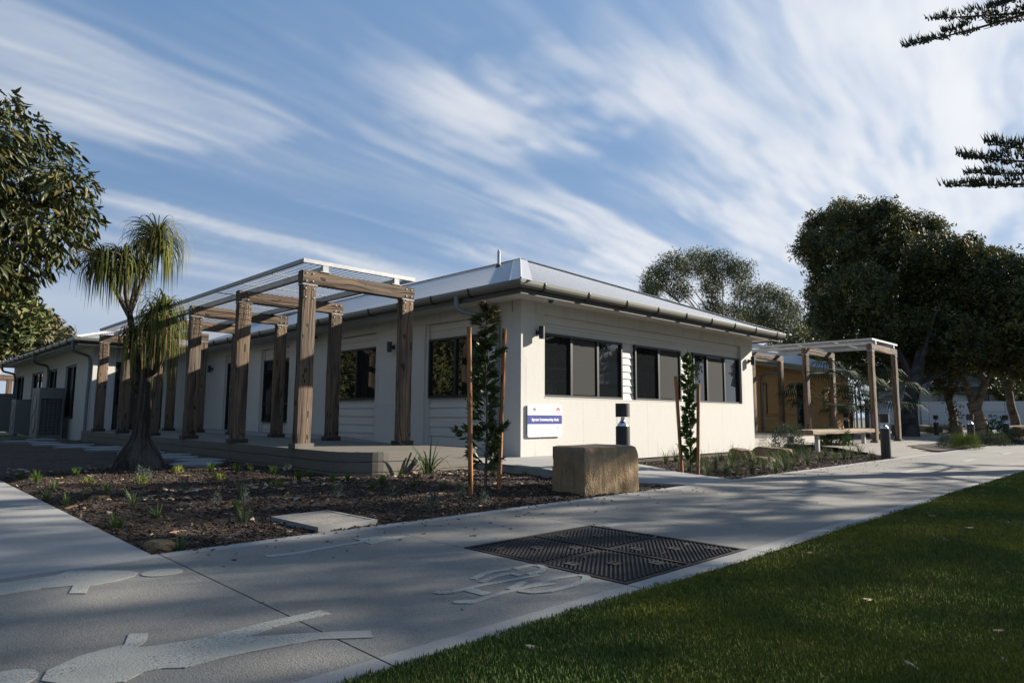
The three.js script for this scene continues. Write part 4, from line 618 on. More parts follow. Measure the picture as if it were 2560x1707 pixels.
{ // pit covers
  const R = 0; const mIron = std({ map: tex(256, (u, v) => { const k = 0.7 + 0.6 * fbm(u * 12, v * 12, 4, 12); return [0.026 * k, 0.021 * k, 0.019 * k]; }, [2, 2]), roughness: 1 });
  const x0 = 3.03, x1 = 4.41, z0 = -3.555, z1 = -2.195; const fr = thing('access_pit', 'dark steel frame holding four ribbed pit covers in the path', 'access pit');
  part('frame_bar', bb(x0, x1, -0.04, 0.003, z0, z0 + 0.03, 'x'), mIron, fr); part('frame_bar', bb(x0, x1, -0.04, 0.003, z1 - 0.03, z1, 'x'), mIron, fr); for (const x of [x0, x1 - 0.03, (x0 + x1) / 2 - 0.015]) part('frame_bar', bb(x, x + 0.03, -0.04, 0.0025, z0 + 0.03, z1 - 0.03, 'z'), mIron, fr);
  const cw = (x1 - x0 - 0.09) / 2 - 0.008, cd = (z1 - z0 - 0.06) / 2 - 0.008; const c0 = thing('pit_cover', 'ribbed dark iron pit cover set in the concrete path', 'pit cover', [0, 0, 0], 0, 'ribbed pit covers in the shared path');
  part('plate', bx(cw, 0.03, cd, 0, -0.0225, 0), mIron, c0);
  const rib = []; const cut = (s) => { // diagonal ribs clipped to rectangle
    const dx = 0.80, dz = -0.6; const nx = -dz, nz = dx; let t0 = -9, t1 = 9; for (const [o, d, l] of [[nx * s, dx, cw / 2 - 0.02], [nz * s, dz, cd / 2 - 0.02]]) { const a = (-l - o) / d, b = (l - o) / d; t0 = Math.max(t0, Math.min(a, b)); t1 = Math.min(t1, Math.max(a, b)); } if (t1 - t0 < 0.03) return; const m = (t0 + t1) / 2, g = bx(t1 - t0, 0.009, 0.011, 0, 0, 0, 'x'); g.rotateY(Math.atan2(-dz, dx)); g.translate(nx * s + dx * m, -0.0035, nz * s + dz * m); rib.push(g); };
  for (let s = -0.6; s < 0.6; s += 0.0265) cut(s); part('ribs', rib, mIron, c0);
  const mLug = std({ color: lin(0.06, 0.046, 0.038), roughness: 0.7 }); for (const [a, b] of [[-0.2, -0.17], [0.0, 0.0], [0.2, 0.17]]) part('lifting_lug', [bx(0.075, 0.006, 0.012, a, 0.003, b - .026), bx(0.075, 0.006, 0.012, a, 0.003, b + .026), bx(0.012, 0.006, 0.04, a - .03, 0.003, b), bx(0.012, 0.006, 0.04, a + .03, 0.003, b), bx(0.05, 0.004, 0.016, a, 0.001, b)], mLug, c0);
  const cx = [x0 + 0.03 + cw / 2 + 0.004, x1 - 0.03 - cw / 2 - 0.004], cz = [z0 + 0.03 + cd / 2 + 0.002, z1 - 0.03 - cd / 2 - 0.002]; c0.position.set(cx[0], 0, cz[0]); dup(c0, [cx[1], 0, cz[0]], 0); dup(c0, [cx[0], 0, cz[1]], 0); dup(c0, [cx[1], 0, cz[1]], 0);
  struct('pit_floor', bb(x0 - 0.0, x1, -0.3, -0.045, z0, z1 + 0.02), mConcPale, 'concrete pit below the ribbed covers');
  solo('strip_path', [bb(x0 - .01, x1 + .01, -0.12, -0.0005, -3.572, z0 - 0.001, 'x')], mConcPale, 'thin concrete rim around the ribbed pit covers', 'rim');
}
{ // concrete inspection lid in the bed
  const t = thing('inspection_lid', 'square concrete inspection pit lid lying in the mulch', 'pit lid', [2.91, 0.0, -5.27], 0.04); part('surround', [bx(0.50, 0.06, 0.03, 0, -0.01, 0.375), bx(0.50, 0.06, 0.03, 0, -0.01, -0.375), bx(0.03, 0.06, 0.78, -0.265, -0.01, 0), bx(0.03, 0.06, 0.78, 0.265, -0.01, 0)], mConcPale, t); part('lid', bx(0.49, 0.04, 0.71, 0, -0.005, 0), mPave, t);
}
// boulders
function boulder(seed, r, pos, label, group) {
  const g = new THREE.IcosahedronGeometry(1, 4), p = g.attributes.position; for (let i = 0; i < p.count; i++) { const v = V(p.getX(i), p.getY(i), p.getZ(i)); const k = 0.72 + 0.55 * fbm(v.x * 1.2 + seed * 3 + v.z, v.y * 1.2 + v.z * .8 + 5, 4); v.multiplyScalar(k); v.y = Math.min(v.y, 0.62 + 0.1 * v.x); p.setXYZ(i, v.x * r[0], v.y * r[1], v.z * r[2]); const uv = g.attributes.uv; uv.setXY(i, (v.x + v.z) * r[0] * .8, v.y * r[1]); } g.computeVertexNormals(); return solo('boulder', g, mBoulder, label, 'boulder', pos, seed, group);
}
boulder(1, [0.40, 0.30, 0.26], [13.9, 0.02, -7.0], 'pointed sandstone boulder in the mulch against the front wall'); boulder(2, [0.42, 0.27, 0.26], [14.9, 0.05, -6.75], 'dark flat topped sandstone boulder at the end of the front wall'); boulder(3, [0.30, 0.13, 0.2], [13.55, 0.0, -6.3], 'low tan sandstone boulder among grasses by the front wall');
{ const b = (px, py, r, lb, s) => { const p = onY(px, py, 0.05); boulder(s, r, [p.x, r[1] * .5, p.z], lb); }; b(2395, 1092, [0.25, 0.5, 0.25], 'upright orange boulder by a leafy trunk near the white wall', 4); b(2462, 1094, [0.4, 0.22, 0.35], 'tan boulder at the foot of the forked trunk', 5); b(2552, 1090, [0.9, 0.5, 0.45], 'long sandstone boulder at the end of the planting past the last bollard', 6); b(2322, 1082, [1.3, 0.42, 0.5], 'long low sandstone boulder beside the large dark trunk', 7); b(2250, 1092, [0.32, 0.5, 0.35], 'orange boulder behind the short pergola post', 8); }
boulder(9, [0.10, 0.07, 0.08], [1.53, 0.0, -4.95], 'small pale rock at the corner where two paths meet'); { const p = onY(612, 1258, 0); boulder(10, [.1, .09, .1], [onY(248, 1258, 0).x, 0.02, onY(248, 1258, 0).z], 'small orange rock lying in the mulch bed'); }
// stepping stones along the deck
{ const t0 = onY(480, 1160, 0); const R = rng(5); const mS = std({ color: lin(0.20, 0.20, 0.205), roughness: 0.95, bumpMap: stoneB, bumpScale: 0.006 }); const P = [[3.95, -11.3], [4.3, -12.1], [4.2, -13.0], [4.35, -13.9], [4.1, -14.8], [4.3, -15.7], [3.9, -16.6], [4.1, -17.6], [3.7, -18.6], [3.9, -19.6], [3.5, -20.6], [3.6, -21.8], [3.3, -23.2], [4.0, -24.3]]; for (const [x, z] of P) { const n = 9, pts = []; for (let i = 0; i < n; i++) { const a = i / n * 6.283, r = 0.36 + 0.1 * R(); pts.push([Math.cos(a) * r * 1.05, Math.sin(a) * r * 0.9]); } solo('stepping_stone', plate(pts, -0.05, 0.035, 0.008), mS, 'flat grey stepping stone in the shade along the deck', 'stepping stone', [x, Math.max(0, bedH(x, z)) + 0.005, z], R() * 3, 'stepping stones along the deck'); } }

// ================================================================= AIR CONDITIONERS
function aircon(pos, w, h, d, label, grille) {
  const t = thing('air_conditioner', label, 'air conditioner', pos); const m = std({ color: lin(0.15, 0.155, 0.155), roughness: 0.55 });
  part('cabinet', bx(w, h, d, 0, h / 2 + 0.06, 0), m, t); part('top_panel', bx(w + 0.012, 0.03, d + 0.012, 0, h + 0.075, 0), m, t); for (const s of [-1, 1]) part('foot', bx(0.08, 0.06, d, s * w * 0.35, 0.03, 0), mDark, t);
  if (grille) { const z1 = d / 2 + 0.075, y0 = h * 0.06 + 0.06, hh = h * 0.74, gw = w * 0.84; part('front_frame', bx(w, h - hh - h * 0.06, 0.075, 0, 0.06 + (h + hh + h * 0.06) / 2, d / 2 + 0.0375), m, t); part('front_frame', bx(w, h * 0.06, 0.075, 0, 0.06 + h * 0.03, d / 2 + 0.0375), m, t); for (const q of [-1, 1]) part('front_frame', bx((w - gw) / 2, hh, 0.074, q * (gw + (w - gw) / 2) / 2, y0 + hh / 2, d / 2 + 0.037), m, t);
    part('coil_fins', Array.from({ length: 40 }, (_, i) => bx(0.004, hh, 0.03, -gw / 2 + (i + .5) * gw / 40, y0 + hh / 2, d / 2 + 0.0155)), mPipe, t).userData.kind = 'stuff';
    const gs = []; for (let i = 0; i <= 5; i++) gs.push(bx(0.014, hh, 0.012, -gw / 2 + i * gw / 5, y0 + hh / 2, z1 + 0.002)); for (let i = 0; i <= 12; i++) gs.push(bx(gw, 0.012, 0.010, 0, y0 + i * hh / 12, z1 + 0.013)); part('guard_grille', gs, m, t); }
  for (const yy of [0.3, 0.72]) { part('fan_ring', new THREE.TorusGeometry(Math.min(d * 0.36, h * .2), 0.012, 6, 24).rotateY(Math.PI / 2).translate(-w / 2 - 0.008, h * yy + 0.06, 0), m, t); part('fan_face', new THREE.CylinderGeometry(Math.min(d * 0.35, h * .19), Math.min(d * 0.35, h * .19), 0.006, 24).rotateZ(Math.PI / 2).translate(-w / 2 - 0.002, h * yy + 0.06, 0), mPipe, t); }
  return t;
}
aircon([4.62, 0, -27.8], 0.72, 1.66, 1.25, 'tall grey air conditioner with a square guard grille by the downpipe', true); aircon([4.66, 0, -33.2], 0.55, 1.34, 1.1, 'shorter grey air conditioner between two taller units along the wing', false); aircon([4.7, 0, -37.9], 0.6, 1.66, 1.15, 'tall plain grey air conditioner at the far end of the wing', false);

// ================================================================= PLANTS
function bladeTuft(seed, n, h, spread, wid, col, droop = 0.6) {
  const R = rng(seed), pos = [], c = []; for (let i = 0; i < n; i++) { const a = R() * 6.283, l = h * (0.55 + 0.55 * R()), w = wid * (0.7 + 0.6 * R()), o = spread * (0.25 + 0.75 * R()), r0 = spread * 0.15 * R(); const ca = Math.cos(a), sa = Math.sin(a), v = 0.6 + 0.8 * R(), dr = droop * R(); const S = 5; let prev = null;
    for (let k = 0; k <= S; k++) { const t = k / S, rad = r0 + o * Math.pow(t, 1.5), y = l * (t - dr * 0.55 * t * t * t), ww = w * (1 - Math.pow(t, 2.2)) + 0.0004; const cx = ca * rad, cz = sa * rad; const L = [cx - sa * ww, y, cz + ca * ww], Q = [cx + sa * ww, y, cz - ca * ww]; if (prev) { pos.push(...prev[0], ...prev[1], ...Q, ...prev[0], ...Q, ...L); for (let z = 0; z < 6; z++) c.push(col[0] * v, col[1] * v, col[2] * v); } prev = [L, Q]; } }
  const g = new THREE.BufferGeometry(); g.setAttribute('position', new THREE.Float32BufferAttribute(pos, 3)); g.setAttribute('color', new THREE.Float32BufferAttribute(c, 3)); g.computeVertexNormals(); return g;
}
function bushGeo(seed, n, r, h, lw, ll, col) { const R = rng(seed), pos = [], c = []; const base = leafGeo(ll, lw, .2, .2, 2).toNonIndexed(); const q = base.attributes.position; const m = new THREE.Matrix4(), E = new THREE.Euler(), Q = new THREE.Quaternion(), v = V(0, 0, 0); for (let i = 0; i < n; i++) { const a = R() * 6.283, u = R(), rr = r * Math.sqrt(R()) * (1 - 0.35 * u), y = h * u * (0.85 + .3 * R()); m.compose(V(Math.cos(a) * rr, y * .95, Math.sin(a) * rr), Q.setFromEuler(E.set(R() * 1.5 - .3, a + R(), R() * 1.6 - .8)), V(1, 1, 1).multiplyScalar(.6 + .7 * R())); const k = .6 + .8 * R(); for (let j = 0; j < q.count; j++) { v.fromBufferAttribute(q, j).applyMatrix4(m); pos.push(v.x, v.y, v.z); c.push(col[0] * k, col[1] * k, col[2] * k); } } const g = new THREE.BufferGeometry(); g.setAttribute('position', new THREE.Float32BufferAttribute(pos, 3)); g.setAttribute('color', new THREE.Float32BufferAttribute(c, 3)); g.computeVertexNormals(); return g; }
{
  const R = rng(77); const bright = [0, 1, 2].map(i => bladeTuft(100 + i, 70, 0.16, 0.10, 0.0028, [0.085, 0.15, 0.022])), grey = [0, 1].map(i => bushGeo(140 + i, 130, 0.07, 0.15, 0.006, 0.04, [0.085, 0.11, 0.085])), yel = [0, 1].map(i => bushGeo(150 + i, 110, 0.09, 0.08, 0.012, 0.04, [0.14, 0.16, 0.03])), tall = [0, 1, 2].map(i => bladeTuft(120 + i, 48, 0.32, 0.20, 0.0032, [0.095, 0.125, 0.045], 1.1)), broad = [0, 1].map(i => bladeTuft(130 + i, 22, 0.15, 0.13, 0.007, [0.10, 0.16, 0.045]));
  const put = (list, geos, name, label, cat, group, sc = 1) => list.forEach(([px, py], i) => { const p = onY(px, py, 0.0); solo(name, geos[i % geos.length], mBlade, label, cat, [p.x, bedH(p.x, p.z) - 0.01, p.z], R() * 6.28, group).scale.setScalar(sc * (0.75 + 0.5 * R())); });
  put([[48, 1202], [188, 1200], [90, 1215], [525, 1194], [622, 1190], [682, 1200], [745, 1214], [770, 1203], [868, 1213], [955, 1219], [1035, 1222], [1105, 1224], [1000, 1200], [930, 1228], [830, 1222], [590, 1196]], bright, 'grass_tuft', 'small bright green grass tuft in the mulch before the grey deck', 'grass tuft', 'bright grass tufts in the mulch');
  put([[245, 1192], [345, 1200], [720, 1200], [455, 1240], [610, 1260], [840, 1245], [1150, 1244], [980, 1238], [1085, 1264], [1210, 1254], [360, 1215], [540, 1262]], grey, 'grey_seedling', 'small grey green seedling in the mulch bed', 'seedling', 'grey seedlings in the mulch');
  put([[440, 1196], [350, 1218], [545, 1212], [445, 1186], [690, 1235], [220, 1222]], yel, 'yellow_ground_cover', 'small yellow green ground cover plant in the mulch bed', 'ground cover', 'yellow green ground cover plants');
  put([[115, 1248], [165, 1264], [265, 1242], [285, 1312], [300, 1310], [395, 1287], [445, 1368], [590, 1272], [1312, 1194], [1380, 1195], [1230, 1196], [130, 1235]], broad, 'broad_leaf_seedling', 'small broad leaved seedling in the mulch bed', 'seedling', 'broad leaved seedlings in the mulch');
  put([[330, 1275], [610, 1302], [605, 1252], [1045, 1205]], tall, 'sedge_seedling', 'thin young sedge in the mulch bed before the grey deck', 'sedge', 'young sedges in the mulch', 0.7);
  put([[1655, 1136], [1640, 1140], [1690, 1152], [1800, 1150], [1862, 1165], [1875, 1152], [1910, 1170], [1950, 1165], [1955, 1150], [1978, 1150], [1985, 1162], [2050, 1150], [2110, 1147], [2130, 1143], [2180, 1143], [1845, 1186], [1770, 1190], [1835, 1150], [2010, 1138], [2030, 1132], [2150, 1136], [1725, 1178], [1880, 1182], [1940, 1178], [1790, 1172], [1815, 1180], [1830, 1168], [1895, 1160], [1925, 1155], [1965, 1172], [1995, 1150], [2020, 1160], [2065, 1140], [2090, 1152], [1755, 1165], [1665, 1158]], tall, 'sedge_clump', 'wispy green sedge clump in the mulch before the sunlit front wall', 'sedge', 'sedge clumps in the garden beds', 1.1);
  // strap leaved plant
  { const p = onY(1072, 1186, 0.05); const g = bladeTuft(201, 30, 0.60, 0.50, 0.014, [0.060, 0.090, 0.035], 1.75); solo('strap_leaf_plant', g, mBlade, 'dark strap leaved plant with arching leaves before the deck corner', 'plant', [p.x, 0.02, p.z]); }
  const shrub = (px, py, r, h, lw, ll, col, seed, label, n = 900, y = 0) => { const p = onY(px, py, y); solo('shrub', bushGeo(seed, n, r, h, lw, ll, col), mBlade, label, 'shrub', [p.x, y - 0.02, p.z]); };
  shrub(1970, 1138, 0.48, 0.72, 0.012, 0.07, [0.055, 0.08, 0.045], 301, 'rounded grey green shrub beside boulders at the low deck', 2200); shrub(2085, 1122, 0.6, 0.55, 0.035, 0.14, [0.05, 0.085, 0.025], 302, 'dark leafy shrub behind the timber bench', 700); shrub(1905, 1122, 0.25, 0.42, 0.006, 0.05, [0.15, 0.16, 0.09], 303, 'pale twiggy shrub behind the flat boulder', 500);
  shrub(2378, 1120, 0.42, 0.42, 0.012, 0.07, [0.05, 0.07, 0.045], 304, 'low grey shrub at the paving edge near a bollard', 1500); shrub(2414, 1123, 0.42, 0.40, 0.006, 0.16, [0.09, 0.12, 0.02], 305, 'bright green mounded grassy shrub before a bollard', 1400); shrub(2465, 1113, 0.8, 0.45, 0.014, 0.07, [0.055, 0.075, 0.04], 306, 'spreading grey green shrub next to the mounded grassy one', 2200); shrub(2510, 1110, 0.7, 0.40, 0.014, 0.07, [0.05, 0.07, 0.04], 307, 'low spreading shrub beside the path end bollard', 1800); shrub(2494, 1102, 0.45, 0.95, 0.07, 0.13, [0.07, 0.11, 0.035], 308, 'small shiny leaved shrub standing above the low planting', 260); shrub(2360, 1090, 0.9, 0.5, 0.012, 0.2, [0.06, 0.08, 0.03], 309, 'grassy planting around the far bollard by the white wall', 1600); shrub(2545, 1108, 0.9, 0.5, 0.014, 0.08, [0.045, 0.06, 0.03], 310, 'dense low shrub before the long boulder', 1800);
  struct('planting_bed', sheet(20.2, 40, -6.6, PZ0 - 0.006, 0.3, (x, z) => 0.03 + 0.12 * sst(-4.9, -7.2, z) * 0.6 + 0.05 * (fbm(x, z, 3) - .5), (x, z) => z > PZ0 - 1.3 * sst(20.2, 23, x)), mMulch, 'mulched bed with low shrubs between path and paving');
}
// saplings with stakes
function sapling(px, py, h, wid, label, seed, dense, stakes, ll, lw, y = 0, tip = true) {
  const R = rng(seed), b = onY(px, py, y), t = thing('sapling', label, 'young tree', [b.x, y - 0.03, b.z]); part('trunk', tube([[0, -0.1, 0], [0.01, h * .35, 0.01], [-0.015, h * .7, 0], [0.0, h, 0]], 0.018, 7, 20, 0.3), mBark, t);
  const it = [], dn = V(0, 1, 0), d = V(0, 0, 0); for (let k = 0; k < 44; k++) { const y0 = h * (0.10 + 0.86 * k / 44), a = k * 2.4 + R(), l = wid * (1 - 0.6 * Math.pow(k / 44, 1.6)) * (0.25 + 1.0 * R() * R()) * (1 + 0.35 * Math.sin(k * .55 + seed)); part('twig', tube([[0, y0, 0], [Math.cos(a) * l * .5, y0 + l * .45, Math.sin(a) * l * .5], [Math.cos(a) * l, y0 + l * .8, Math.sin(a) * l]], 0.0045, 4, 5, 0.5), mBark, t);
    const n = Math.round(dense * (0.7 + 0.6 * R())); for (let i = 0; i < n; i++) { const s = 0.15 + 0.85 * R(), bb2 = a + (R() - .5) * 1.2; const p = V(Math.cos(a) * l * s + (R() - .5) * .05, y0 + l * .8 * s + (R() - .5) * .06, Math.sin(a) * l * s + (R() - .5) * .05); d.set(Math.cos(bb2), -0.35 + R() * 1.5, Math.sin(bb2)).normalize(); const q = new THREE.Quaternion().setFromUnitVectors(dn, d).multiply(new THREE.Quaternion().setFromAxisAngle(dn, R() * 6.28)); const top = tip ? sst(0.72, 1.0, y0 / h) * R() : 0; const v = .7 + .6 * R(); it.push({ p, q, s: .7 + .5 * R(), c: tip ? [lerp(0.055, 0.20, top) * v, lerp(0.082, 0.10, top) * v, lerp(0.028, 0.022, top) * v] : [0.09 * v, 0.14 * v, 0.03 * v] }); } }
  scatter('leaves', leafGeo(ll, lw, .2, .18, 3), mLeafGloss, it, t);
  stakes.forEach(([sx, sy, ex, ey, tag]) => { const p = onY(sx, sy, y), s = onZ(ex, ey, p.z); const L = s.distanceTo(p) + 0.2, m = solo('garden_stake', timber(0.055, L, 0.05, 'y', seed + sx * 0.01, 0.001), mStake, tag, 'garden stake'); m.quaternion.setFromUnitVectors(V(0, 1, 0), s.clone().sub(p).normalize()); m.position.copy(p.clone().add(s).multiplyScalar(.5)).add(V(0, -0.1, 0)); m.rotateY(0.06); });
}
sapling(1213, 1216, 2.32, 0.36, 'young staked tree with glossy dark leaves and coppery tips at the corner', 401, 36, [[1177, 1224, 1173, 818, 'reddish hardwood stake on the deck side of the glossy sapling'], [1247, 1215, 1261, 822, 'reddish hardwood stake on the ramp side of the glossy sapling']], 0.115, 0.036, 0.05);
sapling(1727, 1183, 2.02, 0.19, 'narrow young staked tree with small bright leaves before the front wall', 402, 95, [[1706, 1182, 1690, 940, 'leaning hardwood stake beside the narrow sapling'], [1745, 1184, 1746, 960, 'upright hardwood stake behind the narrow sapling']], 0.062, 0.026, 0, false);

// ---------------------------------------------------------------- ponytail palm
{
  const b = onY(345, 1180, 0.0), t = thing('ponytail_palm', 'ponytail palm with swollen dark base and drooping strap leaf heads beside the deck', 'palm', [b.x, 0, b.z]), R = rng(501), D = Math.hypot(b.x, b.z);
  const L = (px, py) => { const p = atD(px, py, D); return V(p.x - b.x, p.y, p.z - b.z); };
  const pr = [[.38, -.05], [.365, .05], [.33, .18], [.275, .30], [.20, .41], [.15, .49], [.125, .62], [.115, .95], [.095, 1.3], [.08, 1.6]].map(p => new THREE.Vector2(...p)); const lg = new THREE.LatheGeometry(pr, 40); { const p = lg.attributes.position; for (let i = 0; i < p.count; i++) { const x = p.getX(i), y = p.getY(i), z = p.getZ(i), a = Math.atan2(z, x); const k = 1 + 0.10 * (fbm(Math.cos(a) * 4 + 9, Math.sin(a) * 4 + y * 2, 3) - .5) + 0.05 * Math.sin(a * 14 + y * 4); p.setXYZ(i, x * k, y, z * k); } lg.computeVertexNormals(); } part('swollen_base', lg, mBarkPalm, t);
  const fork1 = L(330, 830), top = L(322, 780), mid = L(345, 1000);
  part('trunk', tube([V(0, 1.3, 0), mid, L(332, 900), fork1, top], 0.06, 9, 30, 0.75), mBarkPalm, t);
  const heads = [[L(258, 658), 0.78, 240, 1.35, .8], [L(305, 655), 0.75, 170, 1.2, .8], [L(392, 605), 0.92, 340, 1.25, .8], [L(345, 675), 0.55, 110, 1.2, .8], [L(408, 790), 1.1, 210, 1.5, .6], [L(385, 800), 1.0, 100, 1.6, .55], [L(335, 850), 0.95, 70, 2.1, .5], [L(412, 850), 1.0, 90, 1.9, .5]];
  for (const [h] of heads.slice(0, 4)) part('branch', tube([top.clone().add(V(0, -0.05, 0)), top.clone().lerp(h, .5).add(V(0, -.05, 0)), h], 0.042, 7, 12, 0.6), mBark, t); part('branch', tube([V(0, 1.5, 0), L(385, 930), heads[4][0]], 0.05, 7, 12, 0.7), mBarkPalm, t); for (const k of [5, 6, 7]) part('branch', tube([mid, L(350, 930), heads[k][0]], 0.04, 7, 12, .7), mBarkPalm, t);
  for (const [h, len, n, gm, hs = 1] of heads) { const pos = [], c = []; for (let i = 0; i < n; i++) { const a = R() * 6.283, elv = -0.5 + 1.75 * Math.pow(R(), 0.8), l = len * (0.7 + 0.5 * R()), w = 0.008 + 0.006 * R(), v = 0.55 + 0.8 * R(), y2 = R(); const ca = Math.cos(a), sa = Math.sin(a); let P = h.clone(), dir = elv, prev = null; const S = 9, g = (2.6 + 1.6 * R()) * gm; const col = R() < .12 ? [0.20, 0.15, 0.06] : [lerp(0.075, 0.15, y2) * v, lerp(0.10, 0.155, y2) * v, 0.025 * v];
      for (let k = 0; k <= S; k++) { const tt = k / S, ww = w * (1 - tt * tt * .92); const Lf = [P.x - sa * ww, P.y, P.z + ca * ww], Q = [P.x + sa * ww, P.y + ww * .4, P.z - ca * ww]; if (prev) { pos.push(...prev[0], ...prev[1], ...Q, ...prev[0], ...Q, ...Lf); for (let z = 0; z < 6; z++) c.push(...col); } prev = [Lf, Q]; const st = l / S; P = P.clone().add(V(Math.cos(dir) * ca * st * hs, Math.sin(dir) * st, Math.cos(dir) * sa * st * hs)); dir = Math.max(-1.52, dir - g / S * (0.35 + 1.1 * tt)); } }
    const g = new THREE.BufferGeometry(); g.setAttribute('position', new THREE.Float32BufferAttribute(pos, 3)); g.setAttribute('color', new THREE.Float32BufferAttribute(c, 3)); g.computeVertexNormals(); part('leaf_head', g, mBlade, t); }
}
// ---------------------------------------------------------------- fan palms by the short pergola
function fanPalm(px, py, D, h, n, label, seed) {
  const R = rng(seed), b = atD(px, py, D); const t = thing('fan_palm', label, 'palm', [b.x, 0.05, b.z]); part('trunk', tube([[0, -0.1, 0], [0.02, h * .3, 0], [0, h * .55, 0.03]], 0.09, 8, 10, .8), mBark, t);
  const pos = [], c = []; for (let i = 0; i < n; i++) { const a = R() * 6.283, e = -0.2 + 1.3 * R(), l = h * (.35 + .25 * R()); const ca = Math.cos(a), sa = Math.sin(a); const tip = V(ca * Math.cos(e) * l, h * .55 + Math.sin(e) * l, sa * Math.cos(e) * l); part('leaf_stalk', tube([[0, h * .5, 0], [tip.x * .5, (h * .55 + tip.y) / 2 + .08, tip.z * .5], tip], 0.012, 4, 6, .6), mLeafFar2, t);
    const m = 26, rl = h * (.22 + .08 * R()); for (let k = 0; k < m; k++) { const f = (k / (m - 1) - .5) * 4.2; const out = V(ca, -0.15, sa), side = V(-sa, 0, ca); const d = out.clone().multiplyScalar(Math.cos(f)).addScaledVector(side, Math.sin(f)); const p1 = tip.clone().addScaledVector(d, rl * .6), p2 = tip.clone().addScaledVector(d, rl).add(V(0, -rl * (.25 + .3 * R()), 0)); const w = V(-d.z, .2, d.x).multiplyScalar(0.018), v = .6 + .8 * R(); pos.push(...tip.toArray(), ...p1.clone().add(w).toArray(), ...p1.clone().sub(w).toArray(), ...p1.clone().add(w).toArray(), ...p2.toArray(), ...p1.clone().sub(w).toArray()); for (let z = 0; z < 6; z++) c.push(.03 * v, .05 * v, .016 * v); } }
  const g = new THREE.BufferGeometry(); g.setAttribute('position', new THREE.Float32BufferAttribute(pos, 3)); g.setAttribute('color', new THREE.Float32BufferAttribute(c, 3)); g.computeVertexNormals(); part('fronds', g, mBlade, t);
}
const mLeafFar2 = std({ color: lin(0.06, 0.08, 0.03), roughness: .8 });
fanPalm(2080, 1080, 27.5, 2.7, 20, 'dark fan palm between the pergola posts before the yellow wall', 601); fanPalm(2170, 1080, 30, 2.9, 20, 'dark fan palm behind the outer posts of the short pergola', 602); fanPalm(2130, 1080, 31, 1.9, 14, 'small fan palm low between two larger fan palms', 603);

// ================================================================= TREES
const clumpsPx = (list, D, jit, R) => list.map(([px, py, r]) => { const d = D + (R() - .5) * jit, p = atD(px, py, d), m = r * p.clone().sub(CAM).dot(fwd) / FPX; return { c: p, r: [m, m * .88, m] }; });
const trees = 'trees around the building';
{ // near tree with big leaves, at the left
  const R = rng(701), b = V(-1.6, 0, -12.2), t = thing('broad_leaf_tree', 'near tree with large glossy olive leaves hanging beside the ponytail palm', 'tree', [0, 0, 0]);
  const cl = clumpsPx([[30, 330, 90], [110, 400, 85], [20, 440, 120], [170, 470, 75], [95, 520, 110], [195, 545, 55], [20, 590, 110], [140, 600, 75], [70, 650, 70], [10, 690, 60], [-120, 350, 160], [-140, 520, 180], [-110, 660, 120], [5, 260, 45], [-300, 430, 220], [-420, 600, 200], [-280, 300, 160]], 12.0, 1.6, R);
  limbs(t, b, cl, 0.16, mBark, R, .45);
  const it = [], up1 = V(0, 1, 0); for (const k of cl) { const n = Math.round(1200 * k.r[0] * k.r[0] + 70); for (let i = 0; i < n; i++) { const u = R() * 2 - 1, a = R() * 6.283, rr = Math.pow(.3 + .7 * R(), .6), s = Math.sqrt(1 - u * u); const o = V(s * Math.cos(a), u, s * Math.sin(a)); const p = k.c.clone().add(V(o.x * rr * k.r[0], o.y * rr * k.r[1], o.z * rr * k.r[2])); const d = o.clone().multiplyScalar(.7).add(V((R() - .5) * .8, -0.75 + (R() - .5) * .7, (R() - .5) * .8)).normalize(); const q = new THREE.Quaternion().setFromUnitVectors(up1, d).multiply(new THREE.Quaternion().setFromAxisAngle(up1, R() * 6.283)); const y = R() < .16 ? 1 : R() * .35, v = .6 + .7 * R(); it.push({ p, q, s: .45 + .8 * R(), c: [lerp(.042, .13, y) * v, lerp(.058, .105, y) * v, lerp(.018, .024, y) * v] }); } }
  scatter('crown', leafGeo(0.165, 0.05, .25, .35, 4), mLeafGloss, it, t);
}
const cFig = leafCluster(1, 9, 0.20, 0.08, 0.34), cGum = leafCluster(2, 8, 0.20, 0.045, 0.40), cFar = leafCluster(3, 8, 0.26, 0.10, 0.5);
const dk = [[.060, .080, .030], [.082, .095, .030], [.125, .118, .034], [.048, .066, .028]], gum = [[.11, .13, .05], [.15, .155, .055], [.085, .105, .045], [.18, .17, .06]], lft = [[.075, .095, .022], [.11, .12, .028], [.055, .07, .02], [.13, .12, .035]];
